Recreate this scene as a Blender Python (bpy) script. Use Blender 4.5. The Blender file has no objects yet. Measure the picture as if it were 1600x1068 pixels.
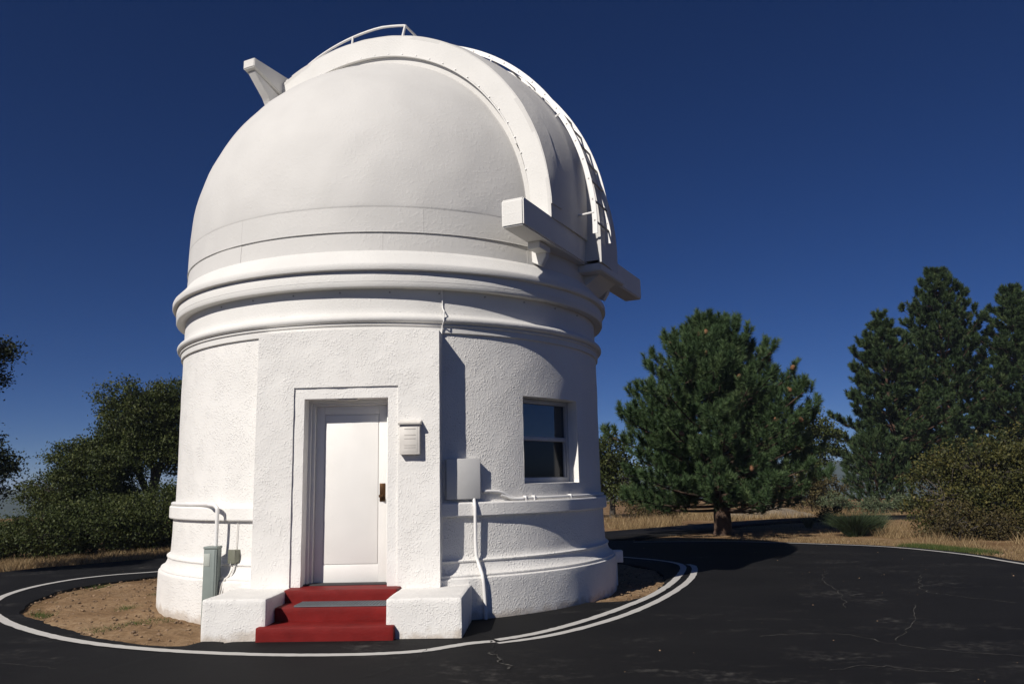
import bpy, bmesh, math, random
import numpy as np
from mathutils import Vector, Matrix, noise as mnoise

R_ = math.radians
SC = bpy.context.scene
COL = SC.collection
PI = math.pi
random.seed(7)

# ------------------------------------------------------------------ camera
CAM_POS = (2.3226, -12.383, 1.5208)
YAW, PITCH, ROLL, FPX = -0.0404, 0.1733, 0.0209, 1249.84
fw = Vector((math.sin(YAW) * math.cos(PITCH), math.cos(YAW) * math.cos(PITCH), math.sin(PITCH)))
rt = Vector((math.cos(YAW), -math.sin(YAW), 0))
up = rt.cross(fw)
ua = rt * math.cos(ROLL) - up * math.sin(ROLL)
va = rt * math.sin(ROLL) + up * math.cos(ROLL)
cd = bpy.data.cameras.new('camera')
cd.sensor_width = 36.0
cd.lens = 36.0 * FPX / 1600.0
cd.clip_start, cd.clip_end = 0.1, 20000
cam = bpy.data.objects.new('camera', cd)
COL.objects.link(cam)
m = Matrix((ua, va, -fw)).transposed().to_4x4()
m.translation = CAM_POS
cam.matrix_world = m
SC.camera = cam

# ------------------------------------------------------------------ sky, sun, exposure
SUN_AZ, SUN_EL = R_(34.5), R_(38.5)          # direction the light travels: 34.5 deg from +Y towards +X
w = bpy.data.worlds.new('World'); SC.world = w; w.use_nodes = True
nt = w.node_tree; nt.nodes.clear()
sky = nt.nodes.new('ShaderNodeTexSky'); sky.sky_type = 'NISHITA'; sky.sun_disc = False
sky.sun_elevation = SUN_EL
sky.sun_rotation = SUN_AZ + PI
sky.altitude = 1700.0; sky.air_density = 0.62; sky.dust_density = 0.1; sky.ozone_density = 8.0
bg = nt.nodes.new('ShaderNodeBackground'); bg.inputs['Strength'].default_value = 0.05
out = nt.nodes.new('ShaderNodeOutputWorld')
hs = nt.nodes.new('ShaderNodeHueSaturation'); hs.inputs['Saturation'].default_value = 1.14; hs.inputs['Hue'].default_value = 0.511; hs.inputs['Value'].default_value = 0.92
nt.links.new(sky.outputs[0], hs.inputs['Color']); nt.links.new(hs.outputs[0], bg.inputs[0]); nt.links.new(bg.outputs[0], out.inputs[0])

sl = bpy.data.lights.new('sun', 'SUN'); sl.energy = 5.0; sl.angle = R_(0.53); sl.color = (1.0, 0.94, 0.86)
so = bpy.data.objects.new('sun', sl); COL.objects.link(so)
sd = Vector((math.sin(SUN_AZ) * math.cos(SUN_EL), math.cos(SUN_AZ) * math.cos(SUN_EL), -math.sin(SUN_EL)))
so.rotation_euler = sd.to_track_quat('-Z', 'Y').to_euler()
so.location = (-20, -25, 30)
SC.view_settings.view_transform = 'Standard'; SC.view_settings.look = 'None'
SC.view_settings.exposure = 0.0; SC.view_settings.gamma = 1.0
SC.render.engine = 'CYCLES'
SC.cycles.use_denoising = True
SC.cycles.max_bounces = 6; SC.cycles.transparent_max_bounces = 8

# ------------------------------------------------------------------ material helpers
def newmat(name):
    mt = bpy.data.materials.new(name); mt.use_nodes = True
    n = mt.node_tree.nodes; b = n['Principled BSDF']
    return mt, mt.node_tree, b
def nd(t, typ, **k):
    n = t.nodes.new(typ)
    for a, v in k.items(): setattr(n, a, v)
    return n
def ramp(t, fac, stops):
    r = t.nodes.new('ShaderNodeValToRGB')
    cr = r.color_ramp
    while len(cr.elements) < len(stops): cr.elements.new(0.5)
    for e, (p, c) in zip(cr.elements, stops):
        e.position = p; e.color = (*c, 1) if len(c) == 3 else c
    t.links.new(fac, r.inputs[0]); return r.outputs[0]
def noi(t, scale, detail=4, rough=0.55, vec=None, dist=0.0):
    n = t.nodes.new('ShaderNodeTexNoise'); n.inputs['Scale'].default_value = scale
    n.inputs['Detail'].default_value = detail; n.inputs['Roughness'].default_value = rough
    n.inputs['Distortion'].default_value = dist
    if vec is not None: t.links.new(vec, n.inputs['Vector'])
    return n.outputs['Fac']
def mth(t, op, a, b=None, c=None):
    n = t.nodes.new('ShaderNodeMath'); n.operation = op
    for i, v in enumerate((a, b, c)):
        if v is None: continue
        if isinstance(v, (int, float)): n.inputs[i].default_value = v
        else: t.links.new(v, n.inputs[i])
    return n.outputs[0]
def mixc(t, fac, a, b):
    n = t.nodes.new('ShaderNodeMix'); n.data_type = 'RGBA'
    if isinstance(fac, (int, float)): n.inputs[0].default_value = fac
    else: t.links.new(fac, n.inputs[0])
    for i, v in ((6, a), (7, b)):
        if isinstance(v, tuple): n.inputs[i].default_value = (*v, 1)
        else: t.links.new(v, n.inputs[i])
    return n.outputs[2]
def bump(t, b, h, dist, strength=1.0):
    n = t.nodes.new('ShaderNodeBump'); n.inputs['Distance'].default_value = dist
    n.inputs['Strength'].default_value = strength
    t.links.new(h, n.inputs['Height']); t.links.new(n.outputs[0], b.inputs['Normal'])
def pos(t):
    return t.nodes.new('ShaderNodeNewGeometry').outputs['Position']
def simple(name, col, rough=0.6, metal=0.0, bumpd=0.0, bscale=60, var=0.08):
    mt, t, b = newmat(name)
    p = pos(t)
    f = noi(t, bscale * 0.15, 5, vec=p)
    lo = tuple(c * (1 - var * 1.6) for c in col); hi = tuple(min(1, c * (1 + var)) for c in col)
    t.links.new(ramp(t, f, [(0.3, lo), (0.7, hi)]), b.inputs['Base Color'])
    b.inputs['Roughness'].default_value = rough; b.inputs['Metallic'].default_value = metal
    if bumpd: bump(t, b, noi(t, bscale, 4, vec=p), bumpd)
    return mt

def stucco(name, col, blob=0.012, fine=0.004, blobscale=16, stain=True):
    mt, t, b = newmat(name)
    p = pos(t)
    big = noi(t, 1.3, 5, vec=p); mid = noi(t, 7, 4, vec=p)
    c1 = tuple(c * 0.93 for c in col)
    base = ramp(t, big, [(0.32, c1), (0.62, col)])
    sep = nd(t, 'ShaderNodeSeparateXYZ'); t.links.new(p, sep.inputs[0])
    if stain:
        # splash dirt low on the wall with its own ragged shape
        z = mth(t, 'ADD', sep.outputs[2], mth(t, 'MULTIPLY', mth(t, 'SUBTRACT', mid, 0.5), 0.30))
        f = mth(t, 'SUBTRACT', 1.0, mth(t, 'DIVIDE', z, 0.085)); f = nd_clamp(t, f)
        f = mth(t, 'MULTIPLY', f, 0.5)
        base = mixc(t, f, base, (0.36, 0.27, 0.18))
    mp = nd(t, 'ShaderNodeMapping'); t.links.new(p, mp.inputs[0]); mp.inputs['Scale'].default_value = (1, 1, 0.12)
    st = noi(t, 9, 5, vec=mp.outputs[0]); st2 = noi(t, 1.1, 3, vec=p)
    sf = mth(t, 'MULTIPLY', nd_clamp(t, mth(t, 'MULTIPLY', mth(t, 'SUBTRACT', st, 0.58), 5.0)), nd_clamp(t, mth(t, 'MULTIPLY', mth(t, 'SUBTRACT', st2, 0.48), 4.0)))
    base = mixc(t, mth(t, 'MULTIPLY', sf, 0.16), base, (0.45, 0.42, 0.38))
    t.links.new(base, b.inputs['Base Color'])
    b.inputs['Roughness'].default_value = 0.62
    b.inputs['Specular IOR Level'].default_value = 0.25
    n1 = noi(t, blobscale * 2.6, 2, 0.45, vec=p)
    n0 = noi(t, blobscale * 0.28, 3, 0.5, vec=p)
    bl = ramp(t, n1, [(0.50, (0, 0, 0)), (0.74, (1, 1, 1))])
    bl = mth(t, 'MULTIPLY', bl, ramp(t, n0, [(0.3, (0.25,) * 3), (0.62, (1, 1, 1))]))
    n2 = noi(t, blobscale * 7, 4, 0.6, vec=p)
    h = mth(t, 'ADD', mth(t, 'MULTIPLY', bl, blob), mth(t, 'MULTIPLY', n2, fine))
    h = mth(t, 'ADD', h, mth(t, 'MULTIPLY', n0, blob * 0.8))
    bump(t, b, h, 1.0, 1.0)
    return mt
def nd_clamp(t, v):
    n = t.nodes.new('ShaderNodeClamp'); t.links.new(v, n.inputs[0]); return n.outputs[0]

WHITE = (0.80, 0.785, 0.755)
M = {}
M['stucco'] = stucco('stucco_rough', (0.78, 0.765, 0.735), 0.0062, 0.0024, 20)
M['stucco_porch'] = stucco('stucco_porch', (0.78, 0.765, 0.735), 0.0042, 0.0024, 22)
M['stucco_soft'] = stucco('stucco_soft', WHITE, 0.0035, 0.002, 20)
M['cornice'] = stucco('cornice_paint', (0.69, 0.68, 0.655), 0.0018, 0.0010, 16, stain=False)
M['dome'] = stucco('dome_paint', (0.60, 0.59, 0.57), 0.0016, 0.0008, 9, stain=False)
M['white_metal'] = simple('white_painted_metal', (0.78, 0.77, 0.75), 0.45, bumpd=0.0015, bscale=30, var=0.03)
M['door'] = simple('door_paint', (0.77, 0.755, 0.725), 0.5, bumpd=0.0012, bscale=25, var=0.02)
M['grey_trim'] = simple('aluminium_trim', (0.42, 0.43, 0.46), 0.4, 0.2, var=0.05)
M['red'] = simple('red_step_paint', (0.17, 0.013, 0.012), 0.6, bumpd=0.004, bscale=35, var=0.14)
M['red'].node_tree.nodes['Principled BSDF'].inputs['Specular IOR Level'].default_value = 0.12
M['rubber'] = simple('grey_rubber', (0.13, 0.15, 0.165), 0.7, var=0.1)
M['pedestal'] = simple('green_grey_enamel', (0.215, 0.25, 0.235), 0.45, var=0.05)
M['jbox'] = simple('olive_grey_box', (0.17, 0.175, 0.135), 0.5, var=0.08)
M['label'] = simple('pale_label', (0.42, 0.45, 0.41), 0.6, var=0.05)
M['cab'] = simple('cabinet_grey', (0.60, 0.595, 0.58), 0.45, var=0.02)
M['cream'] = simple('cream_plastic', (0.66, 0.63, 0.585), 0.45, var=0.05)
M['slot'] = simple('slot_shadow_grey', (0.47, 0.445, 0.41), 0.6, var=0.04)
M['bronze'] = simple('dark_bronze', (0.10, 0.048, 0.018), 0.35, 0.7, var=0.3)
M['dark'] = simple('dark_interior', (0.03, 0.03, 0.032), 0.8)
M['bolt'] = simple('bolt_grey', (0.30, 0.29, 0.28), 0.5, 0.3)
M['bark'] = simple('bark_brown', (0.075, 0.045, 0.030), 0.9, bumpd=0.03, bscale=14, var=0.45)
M['bark_red'] = simple('bark_red', (0.075, 0.038, 0.025), 0.9, bumpd=0.04, bscale=10, var=0.4)
M['bark_grey'] = simple('bark_grey', (0.07, 0.06, 0.05), 0.9, bumpd=0.02, bscale=14, var=0.4)
M['cone'] = simple('pine_cone', (0.22, 0.105, 0.048), 0.8, bumpd=0.02, bscale=45, var=0.35)
M['line'] = None

def paint_line():
    mt, t, b = newmat('road_paint'); p = pos(t)
    f = noi(t, 26, 6, 0.7, vec=p); g = noi(t, 3, 3, vec=p)
    k = nd_clamp(t, mth(t, 'MULTIPLY', mth(t, 'SUBTRACT', mth(t, 'ADD', f, mth(t, 'MULTIPLY', g, 0.4)), 0.86), 9))
    c = mixc(t, k, (0.52, 0.51, 0.49), (0.06, 0.06, 0.06))
    c2 = mixc(t, mth(t, 'MULTIPLY', noi(t, 5, 4, vec=p), 0.5), c, (0.40, 0.38, 0.35))
    t.links.new(c2, b.inputs['Base Color']); b.inputs['Roughness'].default_value = 0.7
    return mt
M['line'] = paint_line()

def asphalt():
    mt, t, b = newmat('sealed_asphalt'); p = pos(t)
    agg = noi(t, 120, 3, 0.6, vec=p); big = noi(t, 0.6, 5, vec=p)
    c = ramp(t, big, [(0.3, (0.0080, 0.0080, 0.0088)), (0.7, (0.0125, 0.0122, 0.0126))])
    # pale wear: streaky patches broken by fine noise
    mp = nd(t, 'ShaderNodeMapping'); t.links.new(p, mp.inputs[0]); mp.inputs['Scale'].default_value = (0.9, 1.7, 1); mp.inputs['Rotation'].default_value = (0, 0, R_(-12))
    s1 = noi(t, 1.15, 6, 0.72, vec=mp.outputs[0]); s2 = noi(t, 9, 5, 0.7, vec=p); s3 = noi(t, 0.45, 2, vec=p)
    k = mth(t, 'MULTIPLY', nd_clamp(t, mth(t, 'MULTIPLY', mth(t, 'SUBTRACT', s1, 0.50), 7)), nd_clamp(t, mth(t, 'MULTIPLY', mth(t, 'SUBTRACT', s2, 0.46), 6)))
    k = mth(t, 'MULTIPLY', k, nd_clamp(t, mth(t, 'MULTIPLY', mth(t, 'SUBTRACT', s3, 0.45), 6)))
    c = mixc(t, mth(t, 'MULTIPLY', k, 0.62), c, (0.10, 0.095, 0.088))
    fl = nd_clamp(t, mth(t, 'MULTIPLY', mth(t, 'SUBTRACT', agg, 0.70), 12))
    c = mixc(t, mth(t, 'MULTIPLY', fl, 0.5), c, (0.06, 0.058, 0.055))
    t.links.new(c, b.inputs['Base Color'])
    b.inputs['Roughness'].default_value = 0.8; b.inputs['Specular IOR Level'].default_value = 0.12
    h = mth(t, 'ADD', mth(t, 'MULTIPLY', agg, 0.004), mth(t, 'MULTIPLY', noi(t, 7, 4, vec=p), 0.006))
    bump(t, b, h, 1.0, 0.8)
    return mt
M['asphalt'] = asphalt()
M['crack_dark'] = simple('crack_tar', (0.004, 0.004, 0.004), 0.9)
M['crack_pale'] = simple('crack_silt', (0.075, 0.070, 0.062), 0.95, var=0.5, bscale=90)

def earth(name, a, b_, c_, far=False):
    mt, t, b = newmat(name); p = pos(t)
    n1 = noi(t, 0.9, 6, 0.65, vec=p); n2 = noi(t, 14, 6, 0.7, vec=p)
    f = mth(t, 'ADD', mth(t, 'MULTIPLY', n1, 0.55), mth(t, 'MULTIPLY', n2, 0.45))
    c = ramp(t, f, [(0.36, a), (0.5, b_), (0.64, c_)])
    if far:
        ln = nd(t, 'ShaderNodeVectorMath', operation='LENGTH'); t.links.new(p, ln.inputs[0])
        k = nd_clamp(t, mth(t, 'DIVIDE', mth(t, 'SUBTRACT', ln.outputs['Value'], 45), 30))
        fo = ramp(t, noi(t, 0.06, 8, 0.75, vec=p), [(0.35, (0.012, 0.020, 0.010)), (0.55, (0.028, 0.040, 0.018)), (0.72, (0.07, 0.062, 0.035))])
        c = mixc(t, k, c, fo)
    t.links.new(c, b.inputs['Base Color']); b.inputs['Roughness'].default_value = 0.95
    b.inputs['Specular IOR Level'].default_value = 0.1
    h = mth(t, 'ADD', mth(t, 'MULTIPLY', n2, 0.03), mth(t, 'MULTIPLY', noi(t, 60, 4, 0.7, vec=p), 0.012))
    bump(t, b, h, 1.0, 1.0)
    return mt
M['ground'] = earth('dry_ground', (0.11, 0.065, 0.032), (0.20, 0.125, 0.065), (0.31, 0.22, 0.125), far=True)
M['dirt'] = earth('island_dirt', (0.14, 0.085, 0.045), (0.245, 0.158, 0.088), (0.36, 0.255, 0.155))
M['stone'] = simple('pebble', (0.23, 0.155, 0.095), 0.9, var=0.5, bscale=60)

def foliage(name, lo, mid_, hi, trans=0.22, rough=0.6):
    mt, t, b = newmat(name)
    at = nd(t, 'ShaderNodeAttribute', attribute_name='tone')
    c = ramp(t, at.outputs['Fac'], [(0.0, lo), (0.5, mid_), (1.0, hi)])
    t.links.new(c, b.inputs['Base Color']); b.inputs['Roughness'].default_value = rough
    b.inputs['Specular IOR Level'].default_value = 0.25
    tr = nd(t, 'ShaderNodeBsdfTranslucent'); t.links.new(c, tr.inputs['Color'])
    mx = nd(t, 'ShaderNodeMixShader'); mx.inputs[0].default_value = trans
    o = t.nodes['Material Output']
    t.links.new(b.outputs[0], mx.inputs[1]); t.links.new(tr.outputs[0], mx.inputs[2]); t.links.new(mx.outputs[0], o.inputs[0])
    return mt
M['needles'] = foliage('pine_needles', (0.026, 0.052, 0.020), (0.060, 0.105, 0.040), (0.115, 0.160, 0.062), 0.18)
M['needles_far'] = foliage('pine_needles_far', (0.018, 0.036, 0.013), (0.042, 0.072, 0.026), (0.090, 0.118, 0.040), 0.15)
M['oak'] = foliage('oak_leaves', (0.026, 0.038, 0.010), (0.058, 0.076, 0.020), (0.125, 0.135, 0.042), 0.28)
M['oak_dark'] = foliage('oak_leaves_dark', (0.010, 0.016, 0.006), (0.020, 0.028, 0.010), (0.040, 0.048, 0.018), 0.12)
M['bushr'] = foliage('bush_leaves', (0.030, 0.036, 0.010), (0.070, 0.072, 0.020), (0.150, 0.125, 0.035), 0.25)
M['russet'] = foliage('russet_leaves', (0.045, 0.035, 0.014), (0.080, 0.065, 0.025), (0.13, 0.11, 0.045), 0.2)
M['sage'] = foliage('sage_leaves', (0.05, 0.07, 0.035), (0.09, 0.115, 0.06), (0.14, 0.165, 0.09), 0.2)
M['broom'] = foliage('broom_leaves', (0.012, 0.022, 0.010), (0.022, 0.038, 0.016), (0.05, 0.075, 0.03), 0.15)
M['drygrass'] = foliage('dry_grass', (0.16, 0.105, 0.05), (0.29, 0.205, 0.105), (0.42, 0.32, 0.18), 0.3, 0.8)
M['greengrass'] = foliage('green_grass', (0.04, 0.065, 0.015), (0.07, 0.105, 0.025), (0.12, 0.15, 0.045), 0.3, 0.7)
def glassmat(name, refl_rough, tint, darkmix):
    mt, t, b = newmat(name)
    gl = nd(t, 'ShaderNodeBsdfGlossy'); gl.inputs['Roughness'].default_value = refl_rough; gl.inputs['Color'].default_value = (0.9, 0.93, 1.0, 1)
    tr = nd(t, 'ShaderNodeBsdfTransparent'); tr.inputs['Color'].default_value = (*tint, 1)
    fr = nd(t, 'ShaderNodeFresnel'); fr.inputs['IOR'].default_value = darkmix
    mx = nd(t, 'ShaderNodeMixShader'); t.links.new(fr.outputs[0], mx.inputs[0])
    t.links.new(tr.outputs[0], mx.inputs[1]); t.links.new(gl.outputs[0], mx.inputs[2])
    t.links.new(mx.outputs[0], t.nodes['Material Output'].inputs[0])
    return mt
M['glass'] = glassmat('window_glass', 0.01, (0.35, 0.36, 0.4), 2.0)
M['screen'] = glassmat('screened_glass', 0.12, (0.10, 0.10, 0.11), 1.35)

# ------------------------------------------------------------------ object helpers
def link(name, me, mat, parent=None, loc=None):
    o = bpy.data.objects.new(name, me)
    if mat is not None and not me.materials: me.materials.append(mat)
    COL.objects.link(o)
    if parent is not None: o.parent = parent
    if loc is not None: o.location = loc
    return o
def tag(o, label=None, cat=None, group=None, kind=None):
    if label: o['label'] = label
    if cat: o['category'] = cat
    if group: o['group'] = group
    if kind: o['kind'] = kind
    return o
def empty(name, loc=(0, 0, 0)):
    o = bpy.data.objects.new(name, None); o.location = loc; o.empty_display_size = 0.3
    COL.objects.link(o); return o
def mesh_np(name, V, F, tone=None, smooth=False, sharp=None):
    V = np.asarray(V, dtype=np.float32); F = np.asarray(F, dtype=np.int32)
    me = bpy.data.meshes.new(name); k = F.shape[1]; n = len(F)
    me.vertices.add(len(V)); me.vertices.foreach_set('co', V.ravel())
    me.loops.add(n * k); me.loops.foreach_set('vertex_index', F.ravel())
    me.polygons.add(n); me.polygons.foreach_set('loop_start', np.arange(0, n * k, k, dtype=np.int32))
    me.update(calc_edges=True)
    if tone is not None:
        a = me.attributes.new('tone', 'FLOAT', 'FACE'); a.data.foreach_set('value', np.asarray(tone, dtype=np.float32))
    if smooth:
        me.polygons.foreach_set('use_smooth', np.ones(n, dtype=bool))
        if sharp is not None: me.set_sharp_from_angle(angle=sharp)
    return me
def bm_mesh(name, bm, smooth=None):
    me = bpy.data.meshes.new(name); bm.normal_update(); bm.to_mesh(me); bm.free()
    if smooth is not None:
        me.polygons.foreach_set('use_smooth', np.ones(len(me.polygons), dtype=bool)); me.set_sharp_from_angle(angle=smooth)
    return me
def bm_box(bm, x0, x1, y0, y1, z0, z1, bev=0.0, mat=None):
    vs = [bm.verts.new(Vector((x, y, z))) for x in (x0, x1) for y in (y0, y1) for z in (z0, z1)]
    if mat is not None:
        for v in vs: v.co = mat @ v.co
    fs = [(0, 1, 3, 2), (4, 6, 7, 5), (0, 4, 5, 1), (2, 3, 7, 6), (0, 2, 6, 4), (1, 5, 7, 3)]
    faces = [bm.faces.new([vs[i] for i in f]) for f in fs]
    if bev > 0:
        es = list({e for f in faces for e in f.edges})
        bmesh.ops.bevel(bm, geom=es, offset=bev, segments=2, affect='EDGES', profile=0.5)
def box(name, b6, mat, parent=None, bev=0.006, xf=None):
    bm = bmesh.new(); bm_box(bm, *b6, bev=bev, mat=xf)
    bmesh.ops.recalc_face_normals(bm, faces=bm.faces)
    return link(name, bm_mesh(name, bm, R_(35)), mat, parent)
def tube_data(pts, rad, n=8, cap=True):
    pts = [Vector(p) for p in pts]; V = []; F = []
    if not hasattr(rad, '__len__'): rad = [rad] * len(pts)
    prev = None
    for i, p in enumerate(pts):
        d = (pts[min(i + 1, len(pts) - 1)] - pts[max(i - 1, 0)]).normalized()
        if prev is None:
            a = d.orthogonal().normalized()
        else:
            a = (prev - d * prev.dot(d))
            a = a.normalized() if a.length > 1e-6 else d.orthogonal().normalized()
        prev = a; b = d.cross(a)
        for k in range(n):
            t = 2 * PI * k / n
            V.append(p + (a * math.cos(t) + b * math.sin(t)) * rad[i])
    for i in range(len(pts) - 1):
        for k in range(n):
            F.append((i * n + k, i * n + (k + 1) % n, (i + 1) * n + (k + 1) % n, (i + 1) * n + k))
    return V, F
def tube(name, pts, rad, mat, parent=None, n=8):
    V, F = tube_data(pts, rad, n)
    bm = bmesh.new(); vs = [bm.verts.new(v) for v in V]
    for f in F: bm.faces.new([vs[i] for i in f])
    bm.faces.new(vs[:n][::-1]); bm.faces.new(vs[-n:])
    bmesh.ops.recalc_face_normals(bm, faces=bm.faces)
    return link(name, bm_mesh(name, bm, R_(50)), mat, parent)
def smooth_path(pts, sub=6, closed=False):
    P = [Vector(p) for p in pts]; n = len(P); o = []
    rng = range(n) if closed else range(n - 1)
    for i in rng:
        g = (lambda k: P[k % n]) if closed else (lambda k: P[max(0, min(n - 1, k))])
        p0, p1, p2, p3 = g(i - 1), g(i), g(i + 1), g(i + 2)
        for k in range(sub):
            t = k / sub
            o.append(0.5 * ((2 * p1) + (p2 - p0) * t + (2 * p0 - 5 * p1 + 4 * p2 - p3) * t * t + (3 * p1 - p0 - 3 * p2 + p3) * t ** 3))
    if not closed: o.append(P[-1])
    return o
def lathe(name, prof, mat, parent, n=288, th0=0.0, th1=2 * PI, jit=0.0, sharp=R_(28), seed=0.0, gap=None):
    full = abs(th1 - th0 - 2 * PI) < 1e-6
    m_ = n if full else n + 1
    V = []; 
    for i in range(m_):
        t = th0 + (th1 - th0) * i / n
        for (r, z) in prof:
            rr = r
            if jit: rr += jit * mnoise.noise(Vector((r * math.cos(t) * 3 + seed, r * math.sin(t) * 3, z * 3)))
            V.append((rr * math.cos(t), rr * math.sin(t), z))
    k = len(prof); F = []
    for i in range(n):
        j = (i + 1) % m_
        tmid = th0 + (th1 - th0) * (i + 0.5) / n
        if gap and abs(math.sin((tmid + PI / 2) / 2)) < math.sin(gap / 2): continue
        for a in range(k - 1):
            F.append((i * k + a, j * k + a, j * k + a + 1, i * k + a + 1))
    return link(name, mesh_np(name, V, F, smooth=True, sharp=sharp), mat, parent)
def subdiv_prof(p, step=0.06):
    o = []
    for (a, b) in zip(p[:-1], p[1:]):
        d = math.hypot(a[0] - b[0], a[1] - b[1]); k = max(1, int(d / step))
        for i in range(k): o.append((a[0] + (b[0] - a[0]) * i / k, a[1] + (b[1] - a[1]) * i / k))
    o.append(p[-1]); return o
def grid_solid(name, A, B, mat, parent, sharp=R_(30)):
    """A, B: arrays (n, m, 3): outer and inner skins, stitched round the rim."""
    A = np.asarray(A, float); B = np.asarray(B, float); n, m_ = A.shape[:2]
    V = np.concatenate([A.reshape(-1, 3), B.reshape(-1, 3)]); N = n * m_; F = []
    for i in range(n - 1):
        for j in range(m_ - 1):
            a = i * m_ + j
            F.append((a, a + 1, a + m_ + 1, a + m_)); F.append((N + a, N + a + m_, N + a + m_ + 1, N + a + 1))
    for i in range(n - 1):
        for j, s in ((0, 1), (m_ - 1, -1)):
            a, b = i * m_ + j, (i + 1) * m_ + j
            F.append((a, b, N + b, N + a) if s > 0 else (b, a, N + a, N + b))
    for j in range(m_ - 1):
        for i, s in ((0, -1), (n - 1, 1)):
            a, b = i * m_ + j, i * m_ + j + 1
            F.append((a, b, N + b, N + a) if s > 0 else (b, a, N + a, N + b))
    return link(name, mesh_np(name, V, F, smooth=True, sharp=sharp), mat, parent)

# ------------------------------------------------------------------ ground
def fbm(x, y, s, seed=0.0, o=4):
    return mnoise.fractal(Vector((x * s + seed, y * s - seed, seed * 0.37)), 1.0, 2.0, o)
def ground_h(r, th):
    x, y = r * math.cos(th), r * math.sin(th)
    if r < 45:
        h = -0.045 + 0.02 * fbm(x, y, 0.8)
        return h + max(0, (r - 20) / 25) * 0.05 * fbm(x, y, 0.15, 3)
    k = min(1, (r - 45) / 300); k = k * k * (3 - 2 * k)
    low = -55.0
    a = math.degrees(math.atan2(x, y))           # 0 = straight ahead, + = right
    q = min(1, max(0, (a + 30) / 50)); q = q * q * (3 - 2 * q)
    top = 1.0 + 15.0 * q + 4 * fbm(x, y, 0.004, 9) + 3.0 * fbm(x, y, 0.02, 4) + 2.2 * fbm(x, y, 0.09, 8)
    g = min(1, max(0, (r - 420) / 620)); g = g * g * (3 - 2 * g)
    back = min(1, max(0, (r - 1150) / 1500))
    h = low * k * (1 - g) + top * g - 60 * back
    return -0.04 + h + (3.0 * fbm(x, y, 0.02, 2) + 1.5 * fbm(x, y, 0.11, 6)) * min(1, (r - 45) / 150)
rad = [0.0, 3, 6, 8, 9, 10, 11, 12, 13.5, 15, 17, 19, 21.5, 24, 27, 30, 34, 38, 42, 46, 52, 60, 70, 85, 105, 130, 165, 210, 260, 320, 380, 440, 500, 560, 620, 680, 740, 800, 850, 900, 940, 980, 1010, 1040, 1070, 1100, 1150, 1250, 1400, 1700, 2200, 2800]
NT = 900; V = [(0, 0, -0.045)]; F = []
for r in rad[1:]:
    for i in range(NT):
        t = 2 * PI * i / NT
        V.append((r * math.cos(t), r * math.sin(t), ground_h(r, t)))
for i in range(NT):
    F.append((0, 1 + i, 1 + (i + 1) % NT, 0))
bm = bmesh.new(); vs = [bm.verts.new(v) for v in V]
for i in range(NT): bm.faces.new((vs[0], vs[1 + i], vs[1 + (i + 1) % NT]))
for k in range(len(rad) - 2):
    o_ = 1 + k * NT
    for i in range(NT):
        bm.faces.new((vs[o_ + i], vs[o_ + NT + i], vs[o_ + NT + (i + 1) % NT], vs[o_ + (i + 1) % NT]))
g = link('ground', bm_mesh('ground', bm, R_(180)), M['ground']); tag(g, kind='structure')

def polar(points, n=480):
    a = sorted((math.atan2(y, x), math.hypot(x, y)) for x, y in points)
    A = np.array([p[0] for p in a]); Rr = np.array([p[1] for p in a])
    A = np.concatenate([A - 2 * PI, A, A + 2 * PI]); Rr = np.tile(Rr, 3)
    th = np.linspace(-PI, PI, n, endpoint=False)
    return th, np.interp(th, A, Rr)
NP = 720
inner_pts = [(-4.86, -1.28), (-5.25, -0.17), (-5.36, 0.58), (-5.19, 1.22), (-4.89, 1.81), (-4.71, 2.17), (-4.2, 2.9), (-3.4, 3.6), (-2, 4.2), (0, 4.4), (2, 4.2), (3.2, 3.6), (3.9, 2.6), (4.15, 1.5),
             (4.11, 0.85), (4.02, 0.1), (3.85, -0.55), (3.62, -1.2), (3.32, -1.62), (2.85, -1.72), (2.55, -1.68), (1.0, -2.5), (0, -2.8), (-0.85, -2.85),
             (-1.0, -4.10), (-1.25, -4.18), (-1.49, -4.23), (-1.91, -4.04), (-2.53, -3.66), (-3.21, -3.11), (-3.9, -2.5), (-4.56, -1.86)]
outer_pts = [(10.49, 2.23), (10.49, 3.46), (10.13, 5.0), (9.61, 5.96), (8.77, 6.71), (8.0, 7.29), (7.04, 7.95), (5.85, 8.24), (4.74, 8.6), (3.0, 9.0), (0, 9.2), (-3, 8.4), (-6.49, 5.91), (-7.19, 5.29), (-7.69, 4.69),
             (-8.16, 4.12), (-8.42, 3.34), (-9.3, 1.2), (-11, -3), (-17, -12), (-24, -26), (0, -34), (24, -26), (16, -12), (12, -4), (10.7, 0)]
th, ri = polar(inner_pts, NP); _, ro = polar(outer_pts, NP)
for i in range(NP):
    t = th[i]
    jag = mnoise.fractal(Vector((math.cos(t) * 14, math.sin(t) * 14, 1)), 1, 2, 4)
    ri[i] += 0.05 * jag; ro[i] += 0.05 * mnoise.fractal(Vector((math.cos(t) * 16, math.sin(t) * 16, 5)), 1, 2, 4)
fr = [0, 0.02, 0.1, 0.25, 0.4, 0.55, 0.7, 0.85, 0.97, 1.0]
V = []; F = []
rows = [('w0', -0.10)] + [('s', f) for f in fr] + [('w1', -0.10)]
for kind, f in rows:
    for i in range(NP):
        if kind == 'w0': r, z = ri[i] - 0.015, -0.10
        elif kind == 'w1': r, z = ro[i] + 0.02, -0.10
        else:
            r = ri[i] + (ro[i] - ri[i]) * f
            z = 0.0 if 0 < f < 1 else -0.008
        V.append((r * math.cos(th[i]), r * math.sin(th[i]), z))
for k in range(len(rows) - 1):
    for i in range(NP):
        j = (i + 1) % NP
        F.append((k * NP + i, (k + 1) * NP + i, (k + 1) * NP + j, k * NP + j))
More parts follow.
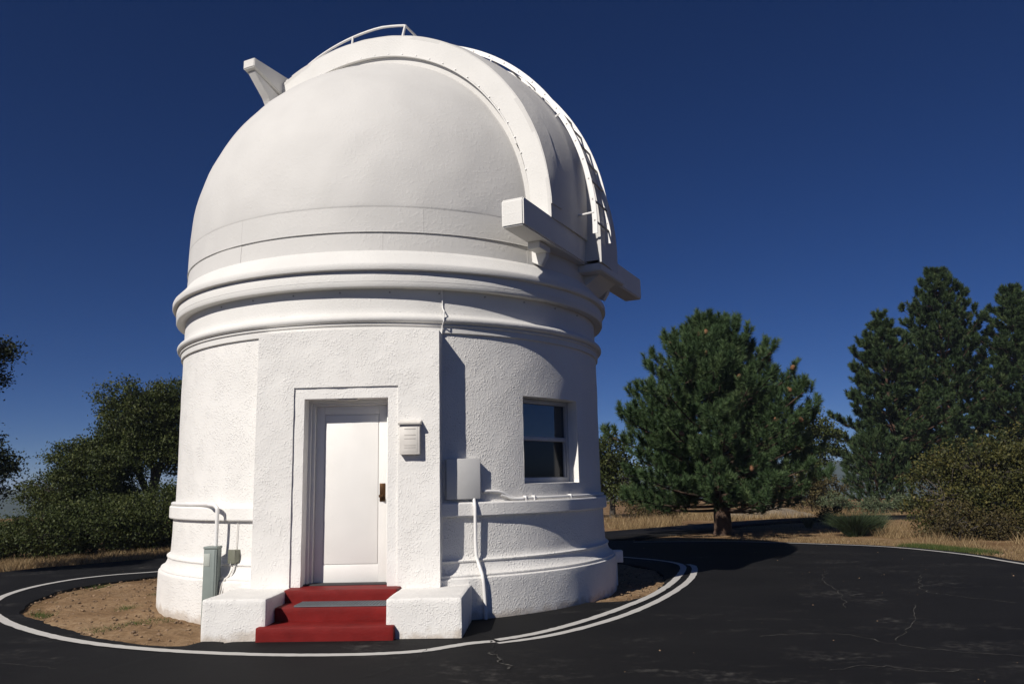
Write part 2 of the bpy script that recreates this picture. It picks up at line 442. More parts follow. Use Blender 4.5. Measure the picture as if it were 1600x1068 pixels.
road = link('road', mesh_np('road', V, F, smooth=True, sharp=R_(30)), M['asphalt']); tag(road, kind='structure')

def ribbon(name, left, right, z, mat, parent=None, thick=0.0):
    n = len(left); V = [(*p[:2], z) for p in left] + [(*p[:2], z) for p in right]; F = [(i, n + i, n + i + 1, i + 1) for i in range(n - 1)]
    if thick:
        b = len(V); V += [(x, y, z - thick) for x, y, _ in V]
        F += [(i, i + 1, b + i + 1, b + i) for i in range(n - 1)] + [(n + i, b + n + i, b + n + i + 1, n + i + 1) for i in range(n - 1)]
    return link(name, mesh_np(name, V, F), mat, parent)
near = smooth_path([(0.5, 7.0, 0), (3.6, 8.0, 0), (5.35, 10.16, 0), (6.54, 11.35, 0), (8.28, 13.89, 0), (10.09, 15.46, 0), (12.26, 16.4, 0), (15.37, 16.7, 0), (20, 16.2, 0), (30, 13, 0)], 10)
far_ = smooth_path([(-2, 9.0, 0), (1.5, 10.4, 0), (4.11, 12.69, 0), (7.8, 16.01, 0), (11.08, 18.37, 0), (13.95, 19.3, 0), (16.33, 19.2, 0), (19, 19, 0), (24, 17.8, 0), (33, 14.5, 0)], 10)
rd2 = ribbon('road', far_, near, -0.006, M['asphalt'], thick=0.07); tag(rd2, kind='structure')

def line_strip(name, pts, width, z, mat, parent, rag=0.012, seed=0):
    L = []; Rr = []
    n = len(pts)
    for i in range(n):
        d = (pts[min(i + 1, n - 1)] - pts[max(0, i - 1)]); d.z = 0; d.normalize(); nn = Vector((-d.y, d.x, 0))
        wv = width if not hasattr(width, '__len__') else width[i]
        j1 = rag * mnoise.fractal(Vector((i * 0.9, seed, 0)), 1, 2, 3); j2 = rag * mnoise.fractal(Vector((i * 0.9, seed + 9, 0)), 1, 2, 3)
        L.append(pts[i] + nn * (wv / 2 + j1)); Rr.append(pts[i] - nn * (wv / 2 + j2))
    return ribbon(name, L, Rr, z, mat, parent)
ring_l = smooth_path([(x, y, 0) for x, y in [(-3.6, 4.0), (-5.12, 2.85), (-5.67, 2.45), (-6.02, 1.85), (-6.12, 0.95), (-5.95, 0.0), (-5.6, -0.85), (-5.1, -1.65), (-4.58, -2.25), (-4.02, -2.82), (-3.31, -3.42), (-2.69, -3.86), (-2.09, -4.19), (-1.45, -4.45), (-0.81, -4.63), (-0.22, -4.74), (0.32, -4.77), (0.78, -4.74), (1.12, -4.64), (1.34, -4.47), (1.53, -4.32), (1.76, -4.23)]], 8)
line_strip('painted_line', ring_l, 0.115, 0.004, M['line'], road, seed=1)
ring_r = smooth_path([(x, y, 0) for x, y in [(1.78, -4.17), (2.11, -3.90), (2.44, -3.5), (2.81, -2.93), (3.2, -2.22), (3.68, -1.21), (4.12, 0.03), (4.50, 1.43), (4.66, 2.32), (4.62, 2.89), (4.4, 3.41), (4.08, 3.85), (3.6, 4.35), (2.5, 5.0)]], 8)
line_strip('painted_line', ring_r, 0.105, 0.004, M['line'], road, seed=2)
ring_o = smooth_path([(x, y, 0) for x, y in [(1.80, -4.33), (2.24, -4.03), (2.71, -3.49), (3.24, -2.65), (3.82, -1.41), (4.38, 0.15), (4.70, 1.4), (4.84, 2.25), (4.80, 2.6)]], 8)
line_strip('painted_line', ring_o, [0.06 + 0.04 * min(1, i / 8) for i in range(len(ring_o))], 0.004, M['line'], road, seed=3)
edge = smooth_path([(x, y, 0) for x, y in [(13.2, -8), (11.6, -4), (10.4, 0), (10.2, 2.23), (10.18, 3.4), (9.84, 4.8), (9.36, 5.72), (8.58, 6.44), (7.86, 6.98), (6.94, 7.62), (5.8, 7.92), (4.4, 8.1)]], 8)
line_strip('painted_line', edge, 0.09, 0.004, M['line'], road, seed=4)

def crack(pts, width, mat, seed):
    P = smooth_path([(x, y, 0) for x, y in pts], 10); rnd = random.Random(seed); Q = []
    for i, p in enumerate(P):
        k = mnoise.fractal(Vector((i * 0.35, seed * 3.1, 0)), 1, 2, 4)
        k2 = mnoise.fractal(Vector((i * 0.35, seed * 3.1 + 50, 0)), 1, 2, 4)
        Q.append(p + Vector((k, k2, 0)) * 0.07)
    ws = [max(0.002, width * (0.55 + 0.9 * mnoise.noise(Vector((i * 0.5, seed, 7))))) for i in range(len(Q))]
    line_strip('crack', Q, ws, 0.0075, mat, road, rag=width * 0.3, seed=seed)
crack([(1.55, -3.75), (1.70, -4.05), (1.74, -4.30), (1.81, -4.78), (1.92, -5.30)], 0.018, M['crack_dark'], 1)
crack([(1.79, -4.75), (1.86, -5.05), (1.95, -5.45)], 0.03, M['crack_pale'], 2)
crack([(1.14, -4.86), (1.10, -5.08), (0.96, -5.37), (0.65, -5.85), (0.3, -6.3)], 0.012, M['crack_dark'], 3)
crack([(1.15, -4.60), (1.13, -4.95), (1.08, -5.2)], 0.008, M['crack_dark'], 31)
crack([(6.8, 1.2), (6.68, 0.93), (6.36, 0.13), (6.11, -1.24), (5.72, -2.55)], 0.013, M['crack_pale'], 4)
crack([(7.9, 0.4), (7.73, -0.05), (7.31, -0.93), (7.26, -1.37), (7.41, -1.79), (7.8, -2.4)], 0.016, M['crack_pale'], 5)
crack([(6.6, -2.4), (6.13, -3.45), (5.51, -4.44)], 0.012, M['crack_pale'], 6)
crack([(4.3, -4.2), (5.05, -4.09), (5.39, -4.6), (5.91, -5.02), (6.5, -5.2)], 0.014, M['crack_pale'], 7)
crack([(4.17, -3.29), (4.6, -3.2), (5.2, -3.3)], 0.009, M['crack_pale'], 8)
crack([(4.5, -5.6), (4.93, -5.45), (5.23, -5.69), (5.6, -5.6)], 0.012, M['crack_pale'], 9)
crack([(-4.4, -3.6), (-3.6, -4.3), (-2.8, -4.9), (-2.0, -5.2)], 0.008, M['crack_pale'], 10)

# dirt bed of the island, rough, lying a little below the asphalt
V = []; F = []; NR = 34; ND = 420
thd = np.linspace(-PI, PI, ND, endpoint=False); rdi = np.interp(thd, np.concatenate([th - 2 * PI, th, th + 2 * PI]), np.tile(ri, 3)) + 0.10
for k in range(NR):
    f = k / (NR - 1)
    for i in range(ND):
        r = 2.7 + (rdi[i] - 2.7) * f; x, y = r * math.cos(thd[i]), r * math.sin(thd[i])
        h = -0.028 + 0.022 * fbm(x, y, 1.6, 1) + 0.02 * fbm(x, y, 7, 2, 3)
        h -= 0.022 * max(0, (f - 0.86) / 0.14)
        if f > 0.85: h = min(h, -0.02)
        if x < -1 and y > -2.2: h -= 0.055 * max(0, (f - 0.80) / 0.20) ** 0.7
        V.append((x, y, h))
for k in range(NR - 1):
    for i in range(ND):
        j = (i + 1) % ND
        F.append((k * ND + i, (k + 1) * ND + i, (k + 1) * ND + j, k * ND + j))
db = link('dirt_bed', mesh_np('dirt_bed', V, F, smooth=True), M['dirt']); tag(db, kind='structure')

# ------------------------------------------------------------------ observatory
obs = empty('observatory')
tag(obs, 'round white stucco observatory with shuttered dome, door porch and red steps', 'observatory')

# drum wall with a window opening
TW0, TW1, ZW0, ZW1 = R_(-49.2), R_(-28.3), 1.50, 2.585
RW = 3.115
prof_low = [(3.28, -0.12), (3.30, 0.0), (3.298, 0.43), (3.296, 0.448), (3.286, 0.456), (3.268, 0.459), (3.266, 0.470), (3.272, 0.478), (3.270, 0.490), (3.252, 0.497), (3.222, 0.520), (3.200, 0.555), (3.188, 0.59), (3.184, 0.618), (3.185, 0.622), (3.197, 0.630), (3.199, 0.642), (3.190, 0.651), (3.168, 0.655), (3.160, 0.668), (3.150, 0.70), (3.143, 0.9), (3.140, 1.15)]
lathe('plinth', subdiv_prof(prof_low, 0.05), M['stucco'], obs, n=360, jit=0.006, sharp=R_(40), gap=R_(15))
belt = [(3.10, 1.135), (3.186, 1.137), (3.194, 1.15), (3.194, 1.283), (3.184, 1.30), (3.10, 1.305)]
lathe('belt_course', belt, M['stucco_soft'], obs, n=360, jit=0.004, gap=R_(15))
tt = list(np.linspace(TW0, TW1, 16)) + list(np.linspace(TW1, TW0 + 2 * PI, 270))[1:-1]
zz = list(np.linspace(1.10, ZW0, 9)) + list(np.linspace(ZW0, ZW1, 20))[1:] + list(np.linspace(ZW1, 3.56, 20))[1:]
V = []; F = []; nz = len(zz); ntt = len(tt)
for i, t in enumerate(tt):
    for z in zz:
        r = RW + 0.006 * mnoise.noise(Vector((math.cos(t) * 9, math.sin(t) * 9, z * 3)))
        if abs(z - ZW0) < 1e-6 or abs(z - ZW1) < 1e-6: z += 0.004 * mnoise.noise(Vector((t * 30, z, 3)))
        V.append((r * math.cos(t), r * math.sin(t), z))
for i in range(ntt):
    j = (i + 1) % ntt
    for k in range(nz - 1):
        if abs(math.sin((tt[i] + PI / 2) / 2)) < math.sin(R_(15) / 2) and zz[k] < 2.75: continue
        if i < 15 and ZW0 - 1e-6 <= zz[k] < ZW1 - 1e-6: continue
        F.append((i * nz + k, j * nz + k, j * nz + k + 1, i * nz + k + 1))
link('drum_wall', mesh_np('drum_wall', V, F, smooth=True), M['stucco'], obs)
# window in a local frame: n outward, e along the wall to the right
tm = (TW0 + TW1) / 2
wn = Vector((math.cos(tm), math.sin(tm), 0)); we = Vector((-math.sin(tm), math.cos(tm), 0))
XW = Matrix((we, -wn, Vector((0, 0, 1)))).transposed().to_4x4()      # local x = along wall, y = inward, z = up
XW.translation = wn * (RW * math.cos((TW1 - TW0) / 2))               # local origin on the chord
hw = RW * math.sin((TW1 - TW0) / 2)
DR = 0.175
bm = bmesh.new()
def q(*ps):
    bm.faces.new([bm.verts.new(XW @ Vector(p)) for p in ps])
NS = 14
sag = lambda x: -(math.sqrt(RW * RW - x * x) - RW * math.cos((TW1 - TW0) / 2)) + 0.002
for i in range(NS):
    xa, xb = -hw + 2 * hw * i / NS, -hw + 2 * hw * (i + 1) / NS
    q((xa, sag(xa), ZW0), (xb, sag(xb), ZW0), (xb, DR, ZW0 + 0.012), (xa, DR, ZW0 + 0.012))
    q((xa, sag(xa), ZW1), (xa, DR, ZW1), (xb, DR, ZW1), (xb, sag(xb), ZW1))
for s in (-1, 1):
    q((s * hw, 0.0, ZW0), (s * hw, DR, ZW0), (s * hw, DR, ZW1), (s * hw, 0.0, ZW1))
bmesh.ops.remove_doubles(bm, verts=bm.verts, dist=0.0005)
bmesh.ops.recalc_face_normals(bm, faces=bm.faces)
link('window_reveal', bm_mesh('window_reveal', bm, R_(30)), M['stucco_soft'], obs)
# frame members and panes
bm = bmesh.new()
f0, f1 = DR - 0.02, DR + 0.06
for b6 in [(-hw - 0.01, -hw + 0.045, f0, f1, ZW0 + 0.004, ZW1 - 0.002), (hw - 0.045, hw + 0.01, f0, f1, ZW0 + 0.004, ZW1 - 0.002), (-hw + 0.045, hw - 0.045, f0, f1, ZW1 - 0.06, ZW1 - 0.003), (-hw + 0.045, hw - 0.045, f0, f1, ZW0 + 0.004, ZW0 + 0.075)]:
    bm_box(bm, *b6, bev=0.004, mat=XW)
bmesh.ops.recalc_face_normals(bm, faces=bm.faces)
win = link('window', bm_mesh('window', bm, R_(35)), M['grey_trim'], obs)
ZM = ZW0 + 0.545
box('meeting_rail', (-hw + 0.046, hw - 0.046, DR - 0.012, DR + 0.05, ZM, ZM + 0.055), M['grey_trim'], win, 0.004, XW)
box('sash_stile', (-hw + 0.046, -hw + 0.07, DR + 0.005, DR + 0.05, ZW0 + 0.076, ZM), M['grey_trim'], win, 0.003, XW)
box('sash_stile', (hw - 0.07, hw - 0.046, DR + 0.005, DR + 0.05, ZW0 + 0.076, ZM), M['grey_trim'], win, 0.003, XW)
box('pane', (-hw + 0.046, hw - 0.046, DR + 0.022, DR + 0.027, ZM + 0.055, ZW1 - 0.061), M['glass'], win, 0, XW)
box('pane', (-hw + 0.07, hw - 0.07, DR + 0.03, DR + 0.035, ZW0 + 0.076, ZM), M['screen'], win, 0, XW)

# cornice of the wall
prof = [(3.10, 3.305), (3.132, 3.305), (3.142, 3.312), (3.142, 3.383), (3.150, 3.387), (3.160, 3.392), (3.163, 3.400), (3.160, 3.410), (3.152, 3.416)]
for k in range(9):
    a = R_(-100 + 200 * k / 8); prof.append((3.158 + 0.046 * math.cos(a), 3.466 + 0.046 * math.sin(a)))
prof += [(3.128, 3.525), (3.114, 3.56), (3.110, 3.62), (3.108, 3.87), (2.9, 3.875)]
lathe('cornice', prof, M['cornice'], obs, n=360, jit=0.003, sharp=R_(40))

# rotating dome: skirt ring, panels, shell
ring = [(3.02, 3.865), (3.02, 3.852), (3.135, 3.842), (3.20, 3.838), (3.226, 3.843), (3.235, 3.86), (3.235, 3.905), (3.2375, 3.908), (3.236, 3.995), (3.228, 4.032), (3.25, 4.035), (3.284, 4.042), (3.290, 4.055), (3.290, 4.108), (3.285, 4.120), (3.262, 4.145), (3.20, 4.212), (3.155, 4.268), (3.128, 4.312), (3.112, 4.32)]
lathe('dome_ring', ring, M['cornice'], obs, n=360, jit=0.003, sharp=R_(32), seed=4)
def panel_course(nm, z0, z1, r0, r1, n, off, seed):
    rnd = random.Random(seed)
    for i in range(n):
        a0 = off + 2 * PI * i / n + 0.0003; a1 = off + 2 * PI * (i + 1) / n - 0.0003
        dr = rnd.choice((0.0, 0.0015, 0.003))
        ts = np.linspace(a0, a1, 25); zs = np.linspace(z0, z1, 7)
        mk = lambda inn: [[((r0 + (r1 - r0) * (z - z0) / (z1 - z0) + dr - inn + (0.004 * mnoise.noise(Vector((t * 6, z * 3, seed))))) * math.cos(t), (r0 + (r1 - r0) * (z - z0) / (z1 - z0) + dr - inn + (0.004 * mnoise.noise(Vector((t * 6, z * 3, seed))))) * math.sin(t), z) for z in zs] for t in ts]
        grid_solid(nm, mk(0.0), mk(0.012), M['dome'], obs)
panel_course('skirt_panel', 4.300, 4.556, 3.112, 3.098, 10, R_(-82.6) , 3)
panel_course('dome_panel', 4.562, 4.87, 3.110, 3.104, 8, R_(-73.5), 5)
ZC, RD = 4.95, 3.104
sp = [(3.090, 4.50), (3.097, 4.858), (3.099, 4.874), (3.1035, 4.884), (3.105, 4.90)]
for k in range(41):
    a = R_(90 * k / 40); sp.append((max(0.002, RD * math.cos(a)), ZC + RD * math.sin(a)))
lathe('dome_shell', sp, M['dome'], obs, n=288, jit=0.010, sharp=R_(60), seed=2)
lathe('dome_seam', [(3.085, 4.553), (3.1125, 4.554), (3.117, 4.559), (3.114, 4.566), (3.09, 4.567)], M['dome'], obs, n=240, jit=0.003, sharp=R_(40))

# shutter: frame (s = slit direction, t = across)
AZ = 1.155
sv = Vector((math.sin(AZ), -math.cos(AZ), 0)); tv = Vector((math.cos(AZ), math.sin(AZ), 0))
XS = Matrix((sv, tv, Vector((0, 0, 1)))).transposed().to_4x4()        # local x = s, y = t, z = up
def S(s, t, z): return sv * s + tv * t + Vector((0, 0, z))
WA, RO, RI, ZA = 1.22, 3.235, 2.945, 5.0
E0, E1 = R_(-1.2), R_(116.5)
es = np.linspace(E0, E1, 64)
def arch_wall(nm, t0, t1):
    rr = np.linspace(RI, RO - 0.004, 5)
    mk = lambda t: [[tuple(S(r * math.cos(e), t + 0.004 * mnoise.noise(Vector((e * 4, r * 3, t))), ZA + r * math.sin(e))) for r in rr] for e in es]
    return grid_solid(nm, mk(t0), mk(t1), M['cornice'], obs)
wl = arch_wall('shutter_side', -WA, -WA + 0.05)
arch_wall('shutter_side', WA - 0.05, WA)
# lower lip with fixing lugs on the visible side
def arc_bar(nm, r0, r1, t0, t1, e0, e1, mat, parent, n=64):
    ee = np.linspace(e0, e1, n)
    A = [[tuple(S(r * math.cos(e), t0, ZA + r * math.sin(e))) for r in (r0, r1)] for e in ee]
    B = [[tuple(S(r * math.cos(e), t1, ZA + r * math.sin(e))) for r in (r0, r1)] for e in ee]
    return grid_solid(nm, A, B, mat, parent)
for sgn in (-1, 1):
    arc_bar('shutter_lip', RI - 0.022, RI - 0.002, sgn * (WA + 0.012), sgn * (WA - 0.04), R_(20), R_(115), M['cornice'], obs)
    arc_bar('slit_curb', 2.40, 2.925, sgn * (WA - 0.045), sgn * (WA - 0.11), R_(-2), R_(118), M['dome'], obs)
lug = None
for k in range(20):
    e = R_(12 + 5.0 * k)
    if lug is None:
        bm = bmesh.new(); bm_box(bm, -0.011, 0.011, -0.010, 0.010, -0.009, 0.009, 0.002); bmesh.ops.recalc_face_normals(bm, faces=bm.faces)
        lug = bm_mesh('lug', bm, R_(35))
    o = link('lug', lug, M['white_metal'], wl)
    o.matrix_local = Matrix.Translation(S((RI + 0.006) * math.cos(e), -WA - 0.006, ZA + (RI + 0.006) * math.sin(e))) @ XS @ Matrix.Rotation(-e, 4, 'Y')
def leaf_r(t, e, side):
    k = 1 - (t / WA) ** 2
    if side < 0:
        u = min(1, max(0, (e + R_(4)) / R_(34))); u = u * u * (3 - 2 * u)
        return RO + 0.02 * k + 0.19 * k * u
    return RO + 0.06 + 0.17 * k
def leaf(side):
    ts = np.linspace(-WA, 0.06, 15) if side < 0 else np.linspace(0.0, WA + 0.02, 15)
    ee = list(np.linspace(R_(0), R_(118), 66))
    def skin(d):
        rows = []
        for zlow in ((4.90, 4.95) if side < 0 else (4.56, 4.66, 4.76, 4.86, 4.94)):
            rows.append([tuple(S(leaf_r(t, 0, side) - d, t, zlow)) for t in ts])
        for e in ee:
            rows.append([tuple(S((leaf_r(t, e, side) - d + 0.004 * mnoise.noise(Vector((t * 4, e * 5, side)))) * math.cos(e), t, ZA + (leaf_r(t, e, side) - d + 0.004 * mnoise.noise(Vector((t * 4, e * 5, side)))) * math.sin(e))) for t in ts])
        return rows
    return grid_solid('shutter_leaf', skin(0.0), skin(0.045), M['dome'], obs)
leaf(-1); leaf(1)
# inner edge of the proud leaf, closing the step between the two leaves
def edge_rows(t):
    rows = [[tuple(S(r, t, zl)) for r in np.linspace(RO - 0.25, leaf_r(0, 0, 1) - 0.01, 4)] for zl in (4.60, 4.8, 4.95)]
    for e in np.linspace(0.02, R_(117), 60):
        rows.append([tuple(S(r * math.cos(e), t, ZA + r * math.sin(e))) for r in np.linspace(RO - 0.25, leaf_r(0, e, 1) - 0.01, 4)])
    return rows
grid_solid('leaf_edge', edge_rows(0.012), edge_rows(0.04), M['dome'], obs)

# raised flashing strip along the visible leaf edge
ts = np.linspace(-WA + 0.004, -WA + 0.30, 5)
def strip(d):
    return [[tuple(S((leaf_r(t, e, -1) + d + 0.007 * mnoise.noise(Vector((t * 7, e * 14, 8)))) * math.cos(e), t, ZA + (leaf_r(t, e, -1) + d + 0.007 * mnoise.noise(Vector((t * 7, e * 14, 8)))) * math.sin(e))) for t in ts] for e in np.linspace(R_(1.5), R_(112), 90)]
grid_solid('flashing', strip(0.014), strip(-0.01), M['dome'], obs)
# closing wall at the top rear of the shutter
grid_solid('shutter_end', [[tuple(S(r * math.cos(R_(117)), t, ZA + r * math.sin(R_(117)))) for r in (2.6, 3.3)] for t in (-WA + 0.05, WA - 0.05)], [[tuple(S(r * math.cos(R_(114)), t, ZA + r * math.sin(R_(114)))) for r in (2.6, 3.3)] for t in (-WA + 0.05, WA - 0.05)], M['dome'], obs)

def prism(nm, poly, y0, y1, mat, parent, bev=0.012):
    """poly in local (x, z) of XS, extruded along local y."""
    bm = bmesh.new()
    a = [bm.verts.new(XS @ Vector((x, y0, z))) for x, z in poly]; b = [bm.verts.new(XS @ Vector((x, y1, z))) for x, z in poly]
    n = len(poly); bm.faces.new(a); bm.faces.new(b[::-1])
    for i in range(n): bm.faces.new((a[i], b[i], b[(i + 1) % n], a[(i + 1) % n]))
    bmesh.ops.recalc_face_normals(bm, faces=bm.faces)
    if bev: bmesh.ops.bevel(bm, geom=list(bm.edges), offset=bev, segments=2, affect='EDGES')
    return link(nm, bm_mesh(nm, bm, R_(35)), mat, parent)
def prism_y(nm, poly, x0, x1, mat, parent, bev=0.012):
    """poly in local (y, z), extruded along local x."""
    bm = bmesh.new()
    a = [bm.verts.new(XS @ Vector((x0, y, z))) for y, z in poly]; b = [bm.verts.new(XS @ Vector((x1, y, z))) for y, z in poly]
    n = len(poly); bm.faces.new(a); bm.faces.new(b[::-1])
    for i in range(n): bm.faces.new((a[i], b[i], b[(i + 1) % n], a[(i + 1) % n]))
    bmesh.ops.recalc_face_normals(bm, faces=bm.faces)
    if bev: bmesh.ops.bevel(bm, geom=list(bm.edges), offset=bev, segments=2, affect='EDGES')
    return link(nm, bm_mesh(nm, bm, R_(35)), mat, parent)
lowb = prism_y('shutter_track', [(-2.06, 4.56), (2.64, 4.56), (2.64, 4.92), (-2.03, 4.92), (-2.06, 4.89)], 2.93, 3.225, M['cornice'], obs, 0.016)
prism('track_bracket', [(2.80, 4.66), (3.10, 4.57), (3.10, 4.545), (3.10, 4.42), (3.02, 4.30), (2.80, 4.40)], -1.12, -1.02, M['cornice'], lowb, 0.006)
prism('track_bracket', [(2.80, 4.66), (3.10, 4.57), (3.10, 4.545), (3.10, 4.42), (3.02, 4.30), (2.80, 4.40)], 1.25, 1.35, M['cornice'], lowb, 0.006)
prism_y('track_shelf', [(-1.36, 4.47), (-1.02, 4.47), (-1.02, 4.559), (-1.36, 4.559)], 2.95, 3.12, M['cornice'], lowb, 0.006)
prism_y('track_housing', [(0.02, 4.45), (1.10, 4.45), (1.10, 4.559), (0.02, 4.559)], 2.95, 3.44, M['cornice'], lowb, 0.012)
prism('gusset', [(2.98, 4.50), (3.36, 4.468), (3.20, 4.36), (3.02, 4.24)], 0.25, 0.95, M['cornice'], lowb, 0.006)
upb = prism_y('shutter_track', [(-1.85, 7.93), (-1.20, 7.72), (1.20, 7.72), (1.85, 7.93), (1.85, 8.075), (-1.85, 8.075)], -1.63, -1.40, M['cornice'], obs, 0.012)
prism_y('track_bracket', [(-1.79, 7.905), (-1.20, 7.70), (-1.05, 7.0), (-1.36, 7.10), (-1.38, 7.46), (-1.48, 7.60), (-1.77, 7.86)], -1.585, -1.44, M['cornice'], upb, 0.008)
prism_y('track_bracket', [(1.79, 7.905), (1.20, 7.70), (1.05, 7.0), (1.36, 7.10), (1.38, 7.46), (1.48, 7.60), (1.77, 7.86)], -1.585, -1.44, M['cornice'], upb, 0.008)

# handrail over the top of the shutter
pts = []
for k in range(15):
    u = k / 14; e = R_(107 - 33 * u); r = RO + 0.005 + 0.175 * min(1, u * 1.3) ** 0.8
    pts.append(S(r * math.cos(e), -WA + 0.03, ZA + r * math.sin(e)))
hr = tube('handrail', pts, 0.019, M['white_metal'], obs, 8)
top = pts[-1]
tube('handrail_post', [S((RO - 0.02) * math.cos(R_(74)), -WA + 0.03, ZA + (RO - 0.02) * math.sin(R_(74))), top], 0.020, M['white_metal'], hr)
e = R_(90.8); tube('handrail_post', [S((RO - 0.02) * math.cos(e), -WA + 0.03, ZA + (RO - 0.02) * math.sin(e)), pts[7]], 0.017, M['white_metal'], hr)
tube('handrail_return', [top, top + tv * 0.42 + Vector((0, 0, -0.03))], 0.017, M['white_metal'], hr)

# ladder on the shutter
lad = empty('ladder'); lad.parent = obs
TL0, TL1 = -0.34, 0.22
def lrad(e): return leaf_r(0.0, e, 1) + 0.045
for t in (TL0, TL1):
    ee = np.linspace(R_(-2), R_(80), 50)
    A = [[tuple(S(r * math.cos(e), t, ZA + r * math.sin(e))) for r in (lrad(e) - 0.035, lrad(e) + 0.035)] for e in ee]
    B = [[tuple(S(r * math.cos(e), t + 0.014, ZA + r * math.sin(e))) for r in (lrad(e) - 0.035, lrad(e) + 0.035)] for e in ee]
    grid_solid('ladder_rail', A, B, M['white_metal'], lad)
rung = None
for k in range(16):
    e = R_(1 + 5.1 * k); c = S(lrad(e) * math.cos(e), 0, ZA + lrad(e) * math.sin(e))
    if rung is None:
        rung = tube('rung', [tv * TL0, tv * (TL1 + 0.01)], 0.015, M['bolt'], lad, 6); rung.location = c
    else:
        o = rung.copy(); COL.objects.link(o); o.parent = lad; o.location = c
for e_ in (3, 30, 56, 78):
    e = R_(e_)
    for t in (TL0, TL1):
        a = S((lrad(e) - 0.26 if t < 0 else lrad(e) - 0.07) * math.cos(e), t + 0.007, ZA + (lrad(e) - 0.26 if t < 0 else lrad(e) - 0.07) * math.sin(e)); b = S(lrad(e) * math.cos(e), t + 0.007, ZA + lrad(e) * math.sin(e))
        tube('standoff', [a, b], 0.016, M['white_metal'], lad, 6)

# vestibule (door porch)
YF = -3.19; VX0, VX1, VZ = -1.05, 1.095, 3.302
FX0, FX1, FZ = -0.612, 0.614, 2.657; OX0, OX1, OZ, DZ = -0.491, 0.492, 2.525, 0.41
YS = YF + 0.020; YD = YF + 0.295
def wob(x, z, s=0.0): return 0.0045 * mnoise.fractal(Vector((x * 4.5, z * 4.5, s)), 1, 2, 3)
def plate(nm, xs, zs, y, hole, mat, parent, seed):
    """front plate with a hole, gridded and gently uneven."""
    V = []; F = []; nz = len(zs)
    for x in xs:
        for z in zs:
            V.append((x + 0.5 * wob(z, x, seed + 4), y + wob(x, z, seed), z + (0.035 * (1 - (x / 1.07) ** 2) if z > VZ - 1e-6 else 0)))
    for i in range(len(xs) - 1):
        for k in range(nz - 1):
            cx, cz = (xs[i] + xs[i + 1]) / 2, (zs[k] + zs[k + 1]) / 2
            if hole[0] < cx < hole[1] and hole[2] < cz < hole[3]: continue
            F.append((i * nz + k, (i + 1) * nz + k, (i + 1) * nz + k + 1, i * nz + k + 1))
    return V, F
def seg(*stops, step=0.045):
    o = []
    for a, b in zip(stops[:-1], stops[1:]):
        n = max(1, int(round((b - a) / step))); o += [a + (b - a) * i / n for i in range(n)]
    return o + [stops[-1]]
xs = seg(VX0, FX0, FX1, VX1); zs = seg(-0.06, DZ, FZ, VZ)
V, F = plate('v', xs, zs, YF, (FX0, FX1, -1, FZ), None, None, 0)
nz = len(zs)
def extrude_edge(idx, dy, V, F, flip=False):
    b = len(V)
    for i in idx: V.append((V[i][0], V[i][1] + dy, V[i][2]))
    for k in range(len(idx) - 1):
        f = (idx[k], idx[k + 1], b + k + 1, b + k)
        F.append(f[::-1] if flip else f)
iF0 = min(range(len(xs)), key=lambda i: abs(xs[i] - FX0)); iF1 = min(range(len(xs)), key=lambda i: abs(xs[i] - FX1)); kF = min(range(nz), key=lambda k: abs(zs[k] - FZ))
extrude_edge([0 * nz + k for k in range(nz)], 0.75, V, F)                       # left side
extrude_edge([(len(xs) - 1) * nz + k for k in range(nz)], 0.75, V, F, True)     # right side
extrude_edge([i * nz + nz - 1 for i in range(len(xs))], 0.75, V, F, True)       # top
extrude_edge([iF0 * nz + k for k in range(kF + 1)], 0.03, V, F, True)
extrude_edge([iF1 * nz + k for k in range(kF + 1)], 0.03, V, F)
extrude_edge([i * nz + kF for i in range(iF0, iF1 + 1)], 0.03, V, F)
link('vestibule', mesh_np('vestibule', V, F, smooth=True, sharp=R_(40)), M['stucco_porch'], obs)
xs = seg(FX0 - 0.01, OX0, OX1, FX1 + 0.01); zs = seg(-0.02, OZ, FZ + 0.01); nz = len(zs)
V, F = plate('s', xs, zs, YS, (OX0, OX1, -1, OZ), None, None, 2)
i0 = min(range(len(xs)), key=lambda i: abs(xs[i] - OX0)); i1 = min(range(len(xs)), key=lambda i: abs(xs[i] - OX1)); kF = min(range(nz), key=lambda k: abs(zs[k] - OZ))
extrude_edge([i0 * nz + k for k in range(kF + 1)], 0.20, V, F, True)
extrude_edge([i1 * nz + k for k in range(kF + 1)], 0.20, V, F)
extrude_edge([i * nz + kF for i in range(i0, i1 + 1)], 0.20, V, F)
link('door_surround', mesh_np('door_surround', V, F, smooth=True, sharp=R_(40)), M['stucco_soft'], obs)
# wooden frame
bm = bmesh.new(); fy0, fy1 = YS + 0.185, YD + 0.06
bm_box(bm, OX0 - 0.03, OX0 + 0.030, fy0, fy1, DZ - 0.02, OZ + 0.02, 0.004); bm_box(bm, OX1 - 0.030, OX1 + 0.03, fy0, fy1, DZ - 0.02, OZ + 0.02, 0.004)
bm_box(bm, OX0 + 0.0302, OX1 - 0.0302, fy0, fy1, OZ - 0.035, OZ + 0.02, 0.004)
bm_box(bm, OX0 + 0.0304, OX0 + 0.068, fy0 + 0.035, fy1, DZ - 0.02, OZ - 0.036, 0.003); bm_box(bm, OX1 - 0.055, OX1 - 0.0304, fy0 + 0.035, fy1, DZ - 0.02, OZ - 0.036, 0.003)
bm_box(bm, OX0 + 0.0682, OX1 - 0.0552, fy0 + 0.035, fy1, OZ - 0.064, OZ - 0.0352, 0.003)
bmesh.ops.recalc_face_normals(bm, faces=bm.faces)
link('door_frame', bm_mesh('door_frame', bm, R_(35)), M['door'], obs)
